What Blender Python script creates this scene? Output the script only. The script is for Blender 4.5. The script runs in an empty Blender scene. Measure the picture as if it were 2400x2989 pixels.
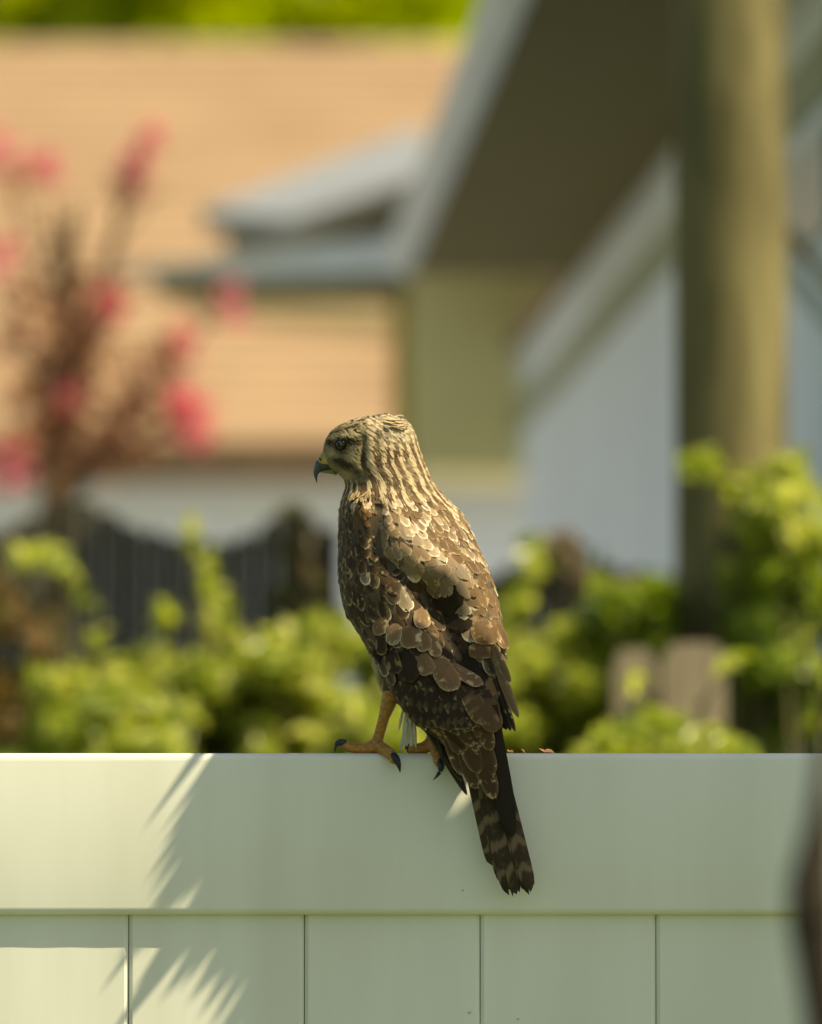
import bpy, bmesh, math, random
import numpy as np
from mathutils import Vector, Matrix

random.seed(7)
rng = np.random.default_rng(11)
scene = bpy.context.scene
col = scene.collection

# ------------------------------------------------------------------ camera
K = 0.713 / 2400.0            # metres per photograph pixel on the fence plane (Y = 0)
ZT = 1.80                     # top of the white fence
CAM = Vector((0.0, -5.0, ZT - 0.0515))
AIM = Vector((0.0, 0.0, ZT + (2198 - 1494.5) * K))
AX = (AIM - CAM).length
cam_d = bpy.data.cameras.new('camera')
cam = bpy.data.objects.new('camera', cam_d)
col.objects.link(cam)
cam.location = CAM
cam.rotation_euler = (AIM - CAM).to_track_quat('-Z', 'Y').to_euler()
cam_d.sensor_fit = 'VERTICAL'
cam_d.sensor_height = 36.0
cam_d.lens = 36.0 * AX / (2989 * K)
cam_d.clip_start = 0.1
cam_d.clip_end = 2000
cam_d.dof.use_dof = True
cam_d.dof.focus_distance = 4.985
cam_d.dof.aperture_fstop = cam_d.lens / 48.0
scene.camera = cam

# ------------------------------------------------------------------ sky, sun, exposure
SUN = Vector((0.56, -0.265, 0.785)).normalized()
world = bpy.data.worlds.new('World')
scene.world = world
world.use_nodes = True
wn = world.node_tree
wn.nodes.clear()
sky = wn.nodes.new('ShaderNodeTexSky')
sky.sky_type = 'NISHITA'
sky.sun_disc = False
sky.sun_elevation = math.asin(SUN.z)
sky.sun_rotation = math.atan2(SUN.x, SUN.y)
bg = wn.nodes.new('ShaderNodeBackground')
bg.inputs['Strength'].default_value = 0.10
wo = wn.nodes.new('ShaderNodeOutputWorld')
wn.links.new(sky.outputs[0], bg.inputs['Color'])
wn.links.new(bg.outputs[0], wo.inputs['Surface'])
sun_d = bpy.data.lights.new('sun', 'SUN')
sun_d.energy = 5.0
sun_d.angle = math.radians(0.3)
sun_d.color = (1.0, 0.93, 0.80)
sun = bpy.data.objects.new('sun', sun_d)
col.objects.link(sun)
sun.rotation_euler = SUN.to_track_quat('Z', 'Y').to_euler()
sun.location = (3, -3, 6)
vs = scene.view_settings
vs.view_transform = 'Standard'
vs.look = 'None'
vs.exposure = 0.57
vs.gamma = 1.0
vs.use_curve_mapping = False
vs.use_white_balance = True
vs.white_balance_temperature = 8300
vs.white_balance_tint = 2
scene.render.engine = 'CYCLES'
scene.cycles.use_denoising = True
scene.cycles.max_bounces = 8

# ------------------------------------------------------------------ helpers
ORIGIN = {}

def tag(o, label=None, cat=None, group=None, kind=None):
    if label: o['label'] = label
    if cat: o['category'] = cat
    if group: o['group'] = group
    if kind: o['kind'] = kind
    return o

def empty(name, loc, label, cat, group=None):
    o = bpy.data.objects.new(name, None)
    o.empty_display_size = 0.05
    col.objects.link(o)
    o.location = loc
    ORIGIN[o.name] = Vector(loc)
    return tag(o, label, cat, group)

def mobj(name, V, F, mat, parent=None, smooth=False, attrs=None, uv=None, origin=None):
    """one mesh object from world-space vertices"""
    V = np.asarray(V, dtype=float)
    if parent is not None:
        org = ORIGIN[parent.name]
    else:
        org = Vector(origin) if origin is not None else Vector((0, 0, 0))
    me = bpy.data.meshes.new(name)
    me.from_pydata((V - np.array(org)).tolist(), [], F)
    mats = mat if isinstance(mat, (list, tuple)) else [mat]
    for m in mats: me.materials.append(m)
    if smooth: me.polygons.foreach_set('use_smooth', [True] * len(me.polygons))
    if attrs:
        for k, (typ, data) in attrs.items():
            a = me.attributes.new(k, typ, 'POINT')
            if typ == 'FLOAT_COLOR': a.data.foreach_set('color', np.asarray(data, dtype=np.float32).ravel())
            elif typ == 'FLOAT_VECTOR': a.data.foreach_set('vector', np.asarray(data, dtype=np.float32).ravel())
            else: a.data.foreach_set('value', np.asarray(data, dtype=np.float32).ravel())
    if uv is not None:
        l = me.uv_layers.new(name='UVMap')
        vi = np.empty(len(me.loops), dtype=np.int32)
        me.loops.foreach_get('vertex_index', vi)
        l.data.foreach_set('uv', np.asarray(uv, dtype=np.float32)[vi].ravel())
    me.update()
    o = bpy.data.objects.new(name, me)
    col.objects.link(o)
    if parent is not None:
        o.parent = parent
        ORIGIN[o.name] = org
    else:
        o.location = org
        ORIGIN[o.name] = org
    return o

class MB:
    def __init__(s): s.V = []; s.F = []
    def add(s, V, F):
        n = len(s.V)
        s.V.extend([tuple(v) for v in V]); s.F.extend([tuple(i + n for i in f) for f in F])
        return s
    def box(s, a, b):
        x0, y0, z0 = a; x1, y1, z1 = b
        return s.add([(x0,y0,z0),(x1,y0,z0),(x1,y1,z0),(x0,y1,z0),(x0,y0,z1),(x1,y0,z1),(x1,y1,z1),(x0,y1,z1)],
                     [(0,3,2,1),(4,5,6,7),(0,1,5,4),(1,2,6,5),(2,3,7,6),(3,0,4,7)])
    def slab(s, quad, vec):
        """solid made of a polygon pushed along vec"""
        n = len(quad); q = [Vector(p) for p in quad]; w = [p + Vector(vec) for p in q]
        return s.add(q + w, [tuple(range(n - 1, -1, -1)), tuple(range(n, 2 * n))] +
                     [(i, (i + 1) % n, (i + 1) % n + n, i + n) for i in range(n)])
    def tube(s, pts, rads, seg=8):
        pts = [Vector(p) for p in pts]; rings = []
        up = Vector((0, 0, 1))
        for i, p in enumerate(pts):
            t = (pts[min(i + 1, len(pts) - 1)] - pts[max(i - 1, 0)]).normalized()
            a = t.cross(up if abs(t.z) < 0.9 else Vector((1, 0, 0))).normalized(); b = t.cross(a)
            rings.append([p + (a * math.cos(2 * math.pi * k / seg) + b * math.sin(2 * math.pi * k / seg)) * rads[i] for k in range(seg)])
        V = [v for r in rings for v in r]; F = []
        for i in range(len(pts) - 1):
            for k in range(seg):
                F.append((i*seg+k, i*seg+(k+1)%seg, (i+1)*seg+(k+1)%seg, (i+1)*seg+k))
        F.append(tuple(range(seg - 1, -1, -1))); F.append(tuple((len(pts)-1)*seg + k for k in range(seg)))
        return s.add(V, F)
    def build(s, name, mat, parent=None, smooth=False, origin=None):
        return mobj(name, s.V, s.F, mat, parent, smooth, origin=origin)

ROT = cam.rotation_euler.to_matrix()
def ray(xd, yd):
    """direction through a point of the photograph (given in 1731 px wide units), per unit of Y"""
    x, y = xd * 2400 / 1731.0, yd * 2400 / 1731.0
    d = ROT @ Vector(((x - 1200) * K / AX, (1494.5 - y) * K / AX, -1.0))
    return d / d.y
def at(xd, yd, D): return CAM + ray(xd, yd) * D            # D metres in front of the camera
def atz(xd, yd, z):
    r = ray(xd, yd); return CAM + r * ((z - CAM.z) / r.z)
PXR = K * 2400 / 1731.0 / 5.0                                # metres per 1731-px pixel per metre of distance

# ------------------------------------------------------------------ materials
def nodes_of(m):
    m.use_nodes = True
    return m.node_tree.nodes, m.node_tree.links

def mat_noise(name, c1, c2, rough=0.6, scale=(8, 8, 8), detail=4, bump=0.0, spec=0.4, bscale=None, lo=0.35, hi=0.65, noise_rough=0.5):
    m = bpy.data.materials.new(name); N, L = nodes_of(m)
    b = N['Principled BSDF']
    b.inputs['Roughness'].default_value = rough
    b.inputs['Specular IOR Level'].default_value = spec
    tc = N.new('ShaderNodeTexCoord'); mp = N.new('ShaderNodeMapping'); mp.inputs['Scale'].default_value = scale
    nz = N.new('ShaderNodeTexNoise'); nz.inputs['Scale'].default_value = 1.0; nz.inputs['Detail'].default_value = detail
    nz.inputs['Roughness'].default_value = noise_rough
    L.new(tc.outputs['Object'], mp.inputs['Vector']); L.new(mp.outputs[0], nz.inputs['Vector'])
    cr = N.new('ShaderNodeValToRGB')
    cr.color_ramp.elements[0].position = lo; cr.color_ramp.elements[0].color = (*c1, 1)
    cr.color_ramp.elements[1].position = hi; cr.color_ramp.elements[1].color = (*c2, 1)
    L.new(nz.outputs['Fac'], cr.inputs[0]); L.new(cr.outputs[0], b.inputs['Base Color'])
    if bump:
        bp = N.new('ShaderNodeBump'); bp.inputs['Strength'].default_value = bump; bp.inputs['Distance'].default_value = 0.002
        L.new(nz.outputs['Fac'], bp.inputs['Height']); L.new(bp.outputs[0], b.inputs['Normal'])
    return m

def mat_leaf(name, cols, transl=0.45, rough=0.35, spec=0.5):
    """leaves: colour differs leaf by leaf, light shines through"""
    m = bpy.data.materials.new(name); N, L = nodes_of(m)
    b = N['Principled BSDF']; out = N['Material Output']
    g = N.new('ShaderNodeNewGeometry'); cr = N.new('ShaderNodeValToRGB')
    els = cr.color_ramp.elements
    while len(els) < len(cols): els.new(0.5)
    for i, c in enumerate(cols):
        els[i].position = i / max(1, len(cols) - 1); els[i].color = (*c, 1)
    L.new(g.outputs['Random Per Island'], cr.inputs[0]); L.new(cr.outputs[0], b.inputs['Base Color'])
    b.inputs['Roughness'].default_value = rough; b.inputs['Specular IOR Level'].default_value = spec
    tr = N.new('ShaderNodeBsdfTranslucent'); hs = N.new('ShaderNodeHueSaturation')
    hs.inputs['Value'].default_value = 1.9; hs.inputs['Saturation'].default_value = 1.1
    L.new(cr.outputs[0], hs.inputs['Color']); L.new(hs.outputs[0], tr.inputs['Color'])
    mx = N.new('ShaderNodeMixShader'); mx.inputs[0].default_value = transl
    L.new(b.outputs[0], mx.inputs[1]); L.new(tr.outputs[0], mx.inputs[2]); L.new(mx.outputs[0], out.inputs['Surface'])
    return m

def mat_vinyl():
    m = bpy.data.materials.new('white_vinyl'); N, L = nodes_of(m)
    b = N['Principled BSDF']
    b.inputs['Roughness'].default_value = 0.38; b.inputs['Specular IOR Level'].default_value = 0.45
    tc = N.new('ShaderNodeTexCoord')
    n1 = N.new('ShaderNodeTexNoise'); n1.inputs['Scale'].default_value = 5.0; n1.inputs['Detail'].default_value = 6
    mp = N.new('ShaderNodeMapping'); mp.inputs['Scale'].default_value = (2.2, 1.0, 0.30)
    L.new(tc.outputs['Object'], mp.inputs[0]); L.new(mp.outputs[0], n1.inputs['Vector'])
    cr = N.new('ShaderNodeValToRGB')
    cr.color_ramp.elements[0].position = 0.28; cr.color_ramp.elements[0].color = (0.66, 0.65, 0.535, 1)
    cr.color_ramp.elements[1].position = 0.7; cr.color_ramp.elements[1].color = (0.79, 0.78, 0.68, 1)
    L.new(n1.outputs['Fac'], cr.inputs[0])
    # sparse specks of dirt
    vo = N.new('ShaderNodeTexVoronoi'); vo.inputs['Scale'].default_value = 17.0
    nd = N.new('ShaderNodeTexNoise'); nd.inputs['Scale'].default_value = 260.0; nd.inputs['Detail'].default_value = 2
    va = N.new('ShaderNodeVectorMath'); va.operation = 'MULTIPLY_ADD'; va.inputs[1].default_value = (0.004, 0.004, 0.004)
    L.new(tc.outputs['Object'], nd.inputs['Vector']); L.new(nd.outputs['Color'], va.inputs[0]); L.new(tc.outputs['Object'], va.inputs[2])
    L.new(va.outputs[0], vo.inputs['Vector'])
    sp = N.new('ShaderNodeMath'); sp.operation = 'LESS_THAN'; sp.inputs[1].default_value = 0.026
    L.new(vo.outputs['Distance'], sp.inputs[0])
    sx = N.new('ShaderNodeSeparateColor'); L.new(vo.outputs['Color'], sx.inputs[0])
    gt = N.new('ShaderNodeMath'); gt.operation = 'GREATER_THAN'; gt.inputs[1].default_value = 0.40; L.new(sx.outputs[0], gt.inputs[0])
    mu = N.new('ShaderNodeMath'); mu.operation = 'MULTIPLY'; L.new(sp.outputs[0], mu.inputs[0]); L.new(gt.outputs[0], mu.inputs[1])
    mu2 = N.new('ShaderNodeMath'); mu2.operation = 'MULTIPLY'; mu2.inputs[1].default_value = 0.45; L.new(mu.outputs[0], mu2.inputs[0])
    mx = N.new('ShaderNodeMix'); mx.data_type = 'RGBA'
    L.new(mu2.outputs[0], mx.inputs[0]); L.new(cr.outputs[0], mx.inputs[6]); mx.inputs[7].default_value = (0.22, 0.16, 0.08, 1)
    L.new(mx.outputs[2], b.inputs['Base Color'])
    bp = N.new('ShaderNodeBump'); bp.inputs['Strength'].default_value = 0.05; bp.inputs['Distance'].default_value = 0.004
    L.new(n1.outputs['Fac'], bp.inputs['Height']); L.new(bp.outputs[0], b.inputs['Normal'])
    return m

def mat_feather():
    m = bpy.data.materials.new('plumage'); N, L = nodes_of(m)
    b = N['Principled BSDF']
    def A(n, out):
        a = N.new('ShaderNodeAttribute'); a.attribute_name = n; return a.outputs[out]
    def M(op, a, bb=None, c=None):
        n = N.new('ShaderNodeMath'); n.operation = op
        for i, v in enumerate((a, bb, c)):
            if v is None: continue
            if isinstance(v, (int, float)): n.inputs[i].default_value = v
            else: L.new(v, n.inputs[i])
        return n.outputs[0]
    def SS(v, lo, hi):
        n = N.new('ShaderNodeMapRange'); n.interpolation_type = 'SMOOTHSTEP'
        L.new(v, n.inputs[0])
        for i, q in ((1, lo), (2, hi)):
            if isinstance(q, (int, float)): n.inputs[i].default_value = q
            else: L.new(q, n.inputs[i])
        return n.outputs[0]
    def MIX(f, a, bb):
        n = N.new('ShaderNodeMix'); n.data_type = 'RGBA'; L.new(f, n.inputs[0])
        for i, v in ((6, a), (7, bb)):
            if isinstance(v, tuple): n.inputs[i].default_value = (*v, 1)
            else: L.new(v, n.inputs[i])
        return n.outputs[2]
    uvn = N.new('ShaderNodeUVMap'); uvn.uv_map = 'UVMap'
    sp = N.new('ShaderNodeSeparateXYZ'); L.new(uvn.outputs[0], sp.inputs[0])
    u, v = sp.outputs[0], sp.outputs[1]
    au = M('ABSOLUTE', M('MULTIPLY_ADD', u, 2.0, -1.0))
    base, fr = A('fcol', 'Color'), A('ffr', 'Color')
    alpha = A('fcol', 'Alpha'); fw = A('ffr', 'Alpha')          # fringe strength, fringe width (px)
    edge = A('fedge', 'Fac'); bar = A('fbar', 'Fac')
    tc = N.new('ShaderNodeTexCoord')
    nz = N.new('ShaderNodeTexNoise'); nz.inputs['Scale'].default_value = 420; nz.inputs['Detail'].default_value = 3
    L.new(tc.outputs['Object'], nz.inputs['Vector'])
    nl = N.new('ShaderNodeTexNoise'); nl.inputs['Scale'].default_value = 70; nl.inputs['Detail'].default_value = 3
    L.new(tc.outputs['Object'], nl.inputs['Vector'])
    # barbs: fine slanted lines either side of the shaft
    ph = M('SUBTRACT', M('MULTIPLY', v, 170.0), M('MULTIPLY', au, 45.0))
    barb = M('MULTIPLY', M('SINE', M('ADD', ph, M('MULTIPLY', nz.outputs['Fac'], 9.0))), 0.10)
    val = M('ADD', M('ADD', 0.62, M('MULTIPLY', nl.outputs['Fac'], 0.72)), barb)
    hsv = N.new('ShaderNodeHueSaturation'); L.new(base, hsv.inputs['Color']); L.new(val, hsv.inputs['Value'])
    c = hsv.outputs[0]
    # cross bars / spots
    bw = SS(M('SINE', M('ADD', M('MULTIPLY_ADD', v, 28.0, M('MULTIPLY', nl.outputs['Fac'], 3.0)), M('MULTIPLY', au, -1.6))), 0.1, 1.0)
    whole = M('GREATER_THAN', bar, 0.7)
    bw = M('MULTIPLY', bw, M('MAXIMUM', whole, SS(M('ADD', u, M('MULTIPLY_ADD', nz.outputs['Fac'], .5, -.25)), .2, .75)))
    c = MIX(M('MULTIPLY', bw, bar), c, fr)
    # pale fringe
    ed = M('ADD', M('ADD', edge, M('MULTIPLY_ADD', nz.outputs['Fac'], 2.0, -1.0)), M('MULTIPLY_ADD', nl.outputs['Fac'], 9.0, -4.0))
    g = M('SUBTRACT', 1.0, SS(ed, 0.0, M('MULTIPLY', fw, 3.0)))
    c = MIX(M('MULTIPLY', M('MULTIPLY', g, alpha), 0.22), c, fr)
    f = M('SUBTRACT', 1.0, SS(ed, M('MULTIPLY', fw, 0.15), M('MULTIPLY', fw, 0.95)))
    f = M('MULTIPLY', M('MULTIPLY', f, alpha), 0.9)
    c = MIX(f, c, fr)
    mo = N.new('ShaderNodeTexNoise'); mo.inputs['Scale'].default_value = 125; mo.inputs['Detail'].default_value = 2; mo.inputs['Distortion'].default_value = 0.6
    L.new(tc.outputs['Object'], mo.inputs['Vector'])
    mf = M('MULTIPLY', M('MULTIPLY', SS(mo.outputs['Fac'], 0.57, 0.64), alpha), M('MULTIPLY', SS(au, 0.15, 0.6), 0.75))
    c = MIX(mf, c, fr)
    # shaft
    sh = M('MULTIPLY', M('SUBTRACT', 1.0, SS(au, 0.02, 0.10)), 0.14)
    c = MIX(sh, c, (0.035, 0.022, 0.012))
    L.new(c, b.inputs['Base Color'])
    b.inputs['Roughness'].default_value = 0.7; b.inputs['Specular IOR Level'].default_value = 0.18
    an = N.new('ShaderNodeAttribute'); an.attribute_name = 'fnrm'
    ge = N.new('ShaderNodeNewGeometry')
    vm = N.new('ShaderNodeMix'); vm.data_type = 'VECTOR'; vm.inputs[0].default_value = 0.6
    L.new(ge.outputs['Normal'], vm.inputs[4]); L.new(an.outputs['Vector'], vm.inputs[5])
    vn = N.new('ShaderNodeVectorMath'); vn.operation = 'NORMALIZE'; L.new(vm.outputs[1], vn.inputs[0])
    bp = N.new('ShaderNodeBump'); bp.inputs['Strength'].default_value = 0.25; bp.inputs['Distance'].default_value = 0.0008
    L.new(barb, bp.inputs['Height']); L.new(vn.outputs[0], bp.inputs['Normal']); L.new(bp.outputs[0], b.inputs['Normal'])
    return m

M_VINYL = mat_vinyl()
M_FEATHER = mat_feather()
M_SKIN = mat_noise('under_plumage', (0.05, 0.032, 0.016), (0.09, 0.06, 0.03), 0.8, (90, 90, 90))
M_LEG = mat_noise('yellow_leg_skin', (0.30, 0.125, 0.02), (0.46, 0.23, 0.045), 0.5, (260, 260, 420), bump=0.6)
M_CLAW = mat_noise('black_horn', (0.012, 0.012, 0.013), (0.03, 0.03, 0.03), 0.4, (60, 60, 60), spec=0.4)
M_BEAK = mat_noise('slate_horn', (0.03, 0.032, 0.034), (0.065, 0.068, 0.07), 0.3, (90, 90, 90), spec=0.6)
M_CERE = mat_noise('yellow_cere', (0.36, 0.25, 0.05), (0.46, 0.34, 0.09), 0.45, (200, 200, 200))
M_MAND = mat_noise('grey_green_mandible', (0.16, 0.19, 0.05), (0.10, 0.12, 0.07), 0.4, (100, 100, 100))
M_IRIS = mat_noise('brown_iris', (0.028, 0.020, 0.009), (0.05, 0.037, 0.017), 0.22, (300, 300, 300), spec=0.3)
M_PUPIL = mat_noise('black_pupil', (0.004, 0.004, 0.004), (0.008, 0.008, 0.008), 0.12, (30, 30, 30), spec=0.35)
M_GRASS = mat_noise('lawn', (0.045, 0.075, 0.014), (0.09, 0.12, 0.03), 0.9, (3, 3, 3), 8)
M_POLE = mat_noise('weathered_pole_wood', (0.085, 0.070, 0.026), (0.21, 0.175, 0.075), 0.9, (16, 16, 3.0), 5, bump=0.5)
M_WALL = mat_noise('pale_grey_siding', (0.72, 0.77, 0.86), (0.78, 0.83, 0.92), 0.7, (1.2, 1.2, 1.2))
M_WALL2 = mat_noise('white_stucco', (0.74, 0.77, 0.84), (0.80, 0.83, 0.90), 0.8, (2, 2, 2))
M_BEIGE = mat_noise('beige_stucco', (0.82, 0.70, 0.34), (0.86, 0.75, 0.38), 0.8, (2, 2, 2))
M_TRIM = mat_noise('painted_trim', (0.60, 0.62, 0.64), (0.68, 0.70, 0.72), 0.55, (3, 3, 3))
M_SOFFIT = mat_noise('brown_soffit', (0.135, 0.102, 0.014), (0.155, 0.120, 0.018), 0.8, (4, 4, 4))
M_ROOF = mat_noise('tan_shingles', (0.305, 0.195, 0.112), (0.37, 0.243, 0.143), 0.85, (1.6, 1.6, 6), 5)
M_FASCIA = mat_noise('brown_fascia', (0.09, 0.055, 0.025), (0.13, 0.08, 0.04), 0.7, (3, 3, 3))
M_TEAL = mat_noise('teal_window_glass', (0.30, 0.42, 0.44), (0.36, 0.47, 0.48), 0.3, (3, 3, 3), spec=0.6)
M_WOOD = mat_noise('dark_weathered_pickets', (0.036, 0.029, 0.015), (0.072, 0.059, 0.034), 0.85, (20, 20, 1.5), 5, bump=0.4)
M_BOARD = mat_noise('grey_weathered_board', (0.20, 0.155, 0.10), (0.33, 0.265, 0.185), 0.85, (30, 30, 2), 5, bump=0.4)
M_BARK = mat_noise('dark_bark', (0.020, 0.014, 0.008), (0.05, 0.035, 0.02), 0.9, (60, 60, 20), 6, bump=0.8)
M_STEM = mat_noise('green_brown_stem', (0.08, 0.07, 0.03), (0.14, 0.12, 0.05), 0.8, (60, 60, 10))
M_MYRTLE = mat_noise('brown_twig', (0.13, 0.075, 0.035), (0.20, 0.12, 0.06), 0.8, (40, 40, 10))
M_LEAF_Y = mat_leaf('yellow_green_leaves', [(0.13, 0.17, 0.03), (0.27, 0.31, 0.045), (0.38, 0.40, 0.075), (0.52, 0.51, 0.18)], 0.5, 0.34)
M_LEAF_G = mat_leaf('mid_green_leaves', [(0.09, 0.13, 0.02), (0.19, 0.25, 0.03), (0.31, 0.36, 0.055)], 0.45, 0.36)
M_LEAF_O = mat_leaf('olive_rust_leaves', [(0.05, 0.06, 0.012), (0.14, 0.10, 0.03), (0.24, 0.13, 0.05)], 0.35, 0.5)
M_LEAF_R = mat_leaf('bronze_leaves', [(0.22, 0.11, 0.06), (0.34, 0.18, 0.10), (0.45, 0.25, 0.15)], 0.4, 0.6, 0.2)
M_PETAL = mat_leaf('pink_petals', [(0.55, 0.10, 0.16), (0.68, 0.20, 0.25), (0.75, 0.33, 0.36)], 0.4, 0.6, 0.2)
M_TREE = mat_leaf('sunlit_tree_leaves', [(0.22, 0.27, 0.004), (0.34, 0.40, 0.008), (0.42, 0.46, 0.012)], 0.55, 0.5)
M_SHADE = mat_noise('oleander_leaf', (0.03, 0.055, 0.018), (0.05, 0.08, 0.025), 0.4, (20, 20, 20))

# ------------------------------------------------------------------ the setting: ground
mb = MB(); mb.add([(-400, -200, 0), (400, -200, 0), (400, 900, 0), (-400, 900, 0)], [(0, 1, 2, 3)])
tag(mb.build('ground', M_GRASS), 'green lawn under and behind the white fence', kind='structure')

M_CONC = mat_noise('bounce_concrete', (0.42, 0.42, 0.40), (0.50, 0.50, 0.48), 0.85, (1.5, 1.5, 1.5), 6)
mb = MB(); mb.add([(-7, 5.6, 0.004), (9, 5.6, 0.004), (9, 34, 0.004), (-7, 34, 0.004)], [(0, 1, 2, 3)])  # unseen ground sheet, added to bounce sunlight up to walls and soffits
tag(mb.build('patio', M_CONC), 'unseen pale concrete sheet added to bounce sunlight onto the house walls', kind='structure')

# ------------------------------------------------------------------ white vinyl fence
def rounded_bar(x0, x1, y0, y1, z0, z1, r, n=5):
    """bar along X with rounded long edges, closed ends"""
    prof = []
    for cy, cz, a0 in ((y1 - r, z1 - r, 0), (y0 + r, z1 - r, 90), (y0 + r, z0 + r, 180), (y1 - r, z0 + r, 270)):
        for i in range(n + 1):
            a = math.radians(a0 + 90 * i / n)
            prof.append((cy + r * math.cos(a), cz + r * math.sin(a)))
    m = len(prof)
    xs = np.linspace(x0, x1, 13)
    V = [(x, p[0], p[1]) for x in xs for p in prof]
    F = [(i*m+k, i*m+(k+1) % m, (i+1)*m+(k+1) % m, (i+1)*m+k) for i in range(len(xs)-1) for k in range(m)]
    F += [tuple(range(m-1, -1, -1)), tuple((len(xs)-1)*m+k for k in range(m))]
    return V, F

RB = ZT - (2668 - 2198) * K                  # bottom of the top rail
wf = empty('vinyl_fence', (0, 0.022, 0), 'white vinyl privacy fence of wide upright planks under a plain top rail', 'fence')
V, F = rounded_bar(-1.22, 1.22, 0.0, 0.044, RB, ZT, 0.0068)
mobj('top_rail', V, F, M_VINYL, wf, True)
V, F = rounded_bar(-1.22, 1.22, 0.0, 0.044, 0.05, 0.19, 0.0068)
mobj('bottom_rail', V, F, M_VINYL, wf, True)
PW = 512.3 * K
seam0 = (377 - 1200) * K
def plank(x0, x1):
    g = 0.0004; bv = 0.0032; y0, y1 = 0.0115, 0.033; d = 0.0032
    prof = [(x0 + g, y0 + d + 0.002), (x0 + g, y0 + d), (x0 + g + bv, y0)]
    n = 6
    for i in range(1, n):                     # very slightly uneven face
        prof.append((x0 + (x1 - x0) * i / n, y0 + (0.00018 if i % 2 else -0.00005)))
    prof += [(x1 - g - bv, y0), (x1 - g, y0 + d), (x1 - g, y0 + d + 0.002), (x1 - g, y1), (x0 + g, y1)]
    z0, z1 = 0.10, RB + 0.02
    m = len(prof)
    V = [(p[0], p[1], z) for z in (z0, z1) for p in prof]
    F = [(k, (k+1) % m, (k+1) % m + m, k + m) for k in range(m)] + [tuple(range(m-1, -1, -1)), tuple(range(m, 2*m))]
    return V, F
i0 = int(math.ceil((-1.22 - seam0) / PW))
for i in range(i0, i0 + 15):
    V, F = plank(seam0 + i * PW, seam0 + (i + 1) * PW)
    mobj('plank', V, F, M_VINYL, wf)
for sx in (-1, 1):
    p = MB().box((sx*1.27 - 0.0635, -0.0415, 0), (sx*1.27 + 0.0635, 0.0855, ZT + 0.06)).build('post', M_VINYL, wf)
    MB().add([(sx*1.27-.07,-.048,ZT+.06),(sx*1.27+.07,-.048,ZT+.06),(sx*1.27+.07,.092,ZT+.06),(sx*1.27-.07,.092,ZT+.06),(sx*1.27,.022,ZT+.11)],
             [(3,2,1,0),(0,1,4),(1,2,4),(2,3,4),(3,0,4)]).build('post_cap', M_VINYL, p)

# ------------------------------------------------------------------ house on the right: long eave running away from the fence
ZS = CAM.z + 1.5                              # soffit height
O1, O2 = atz(1080, 0, ZS), atz(838, 578, ZS)
W1, W2 = atz(1420, 340, ZS), atz(1090, 760, ZS)
ud = (O2 - O1); ud.z = 0; ud.normalize()
O0 = O1 - ud * 1.15
pd = Vector((ud.y, -ud.x, 0))                 # across the eave, to the right
W0 = W1 + ud * ((O0 - W1).dot(ud))            # wall corner level with the near end
ov = (W0 - O0).dot(pd)
hr = empty('grey_house', (W0.x + 1.5, W0.y + 4, 0), 'pale grey house with dark brown soffit and long eave behind the round wooden pole', 'house')
def P3(o, a, b, z): q = o + ud * a + pd * b; return Vector((q.x, q.y, z))
LW = (W2 - W0).dot(ud)
LE = (O2 - O0).dot(ud)
MB().slab([P3(O0, 0.02, ov, 0), P3(O0, LW, ov, 0), P3(O0, LW, ov + 5, 0), P3(O0, 0.02, ov + 5, 0)], (0, 0, ZS + 0.02)).build('wall', M_WALL, hr)
MB().slab([P3(O0, 0, 0.03, ZS), P3(O0, LE, 0.03, ZS), P3(O0, LE, ov + 5.2, ZS), P3(O0, 0, ov + 5.2, ZS)], (0, 0, 0.03)).build('soffit', M_SOFFIT, hr)
MB().slab([P3(O0, -0.02, 0.0, ZS - 0.01), P3(O0, LE + 0.02, 0.0, ZS - 0.01), P3(O0, LE + 0.02, 0.028, ZS - 0.01), P3(O0, -0.02, 0.028, ZS - 0.01)], (0, 0, 0.080)).build('fascia', M_TRIM, hr)
MB().slab([P3(O0, -0.02, -0.030, ZS + 0.030), P3(O0, LE + 0.02, -0.030, ZS + 0.030), P3(O0, LE + 0.02, -0.002, ZS + 0.012), P3(O0, -0.02, -0.002, ZS + 0.012)], (0, 0, 0.050)).build('gutter', M_TRIM, hr)
MB().slab([P3(O0, -0.05, -0.012, ZS + 0.077), P3(O0, LE + 0.05, -0.012, ZS + 0.077), P3(O0, LE + 0.05, 3.2, ZS + 1.55), P3(O0, -0.05, 3.2, ZS + 1.55)], (0, 0, 0.018)).build('roof', M_ROOF, hr)
MB().slab([P3(O0, 0.0, ov - 0.03, ZS - 0.03), P3(O0, LW, ov - 0.03, ZS - 0.03), P3(O0, LW, ov - 0.002, ZS - 0.03), P3(O0, 0.0, ov - 0.002, ZS - 0.03)], (0, 0, 0.028)).build('crown_moulding', M_TRIM, hr)
MB().slab([P3(O0, 0.0, ov - 0.02, ZS - 0.24), P3(O0, LW, ov - 0.02, ZS - 0.24), P3(O0, LW, ov - 0.002, ZS - 0.24), P3(O0, 0.0, ov - 0.002, ZS - 0.24)], (0, 0, 0.10)).build('frieze_board', mat_noise('sage_trim', (0.30, 0.32, 0.22), (0.35, 0.37, 0.26), 0.7, (3, 3, 3)), hr)
MB().slab([P3(O0, LE + 0.06, ov - 0.04, ZS + 0.022), P3(O0, LW + 0.9, ov - 0.04, ZS + 0.022), P3(O0, LW + 0.9, 3.2, ZS + 1.53), P3(O0, LE + 0.06, 3.2, ZS + 1.53)], (0, 0, 0.05)).build('roof_end_shade', M_ROOF, hr)  # roof carried on past the soffit, added to shade the beige bay
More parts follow.
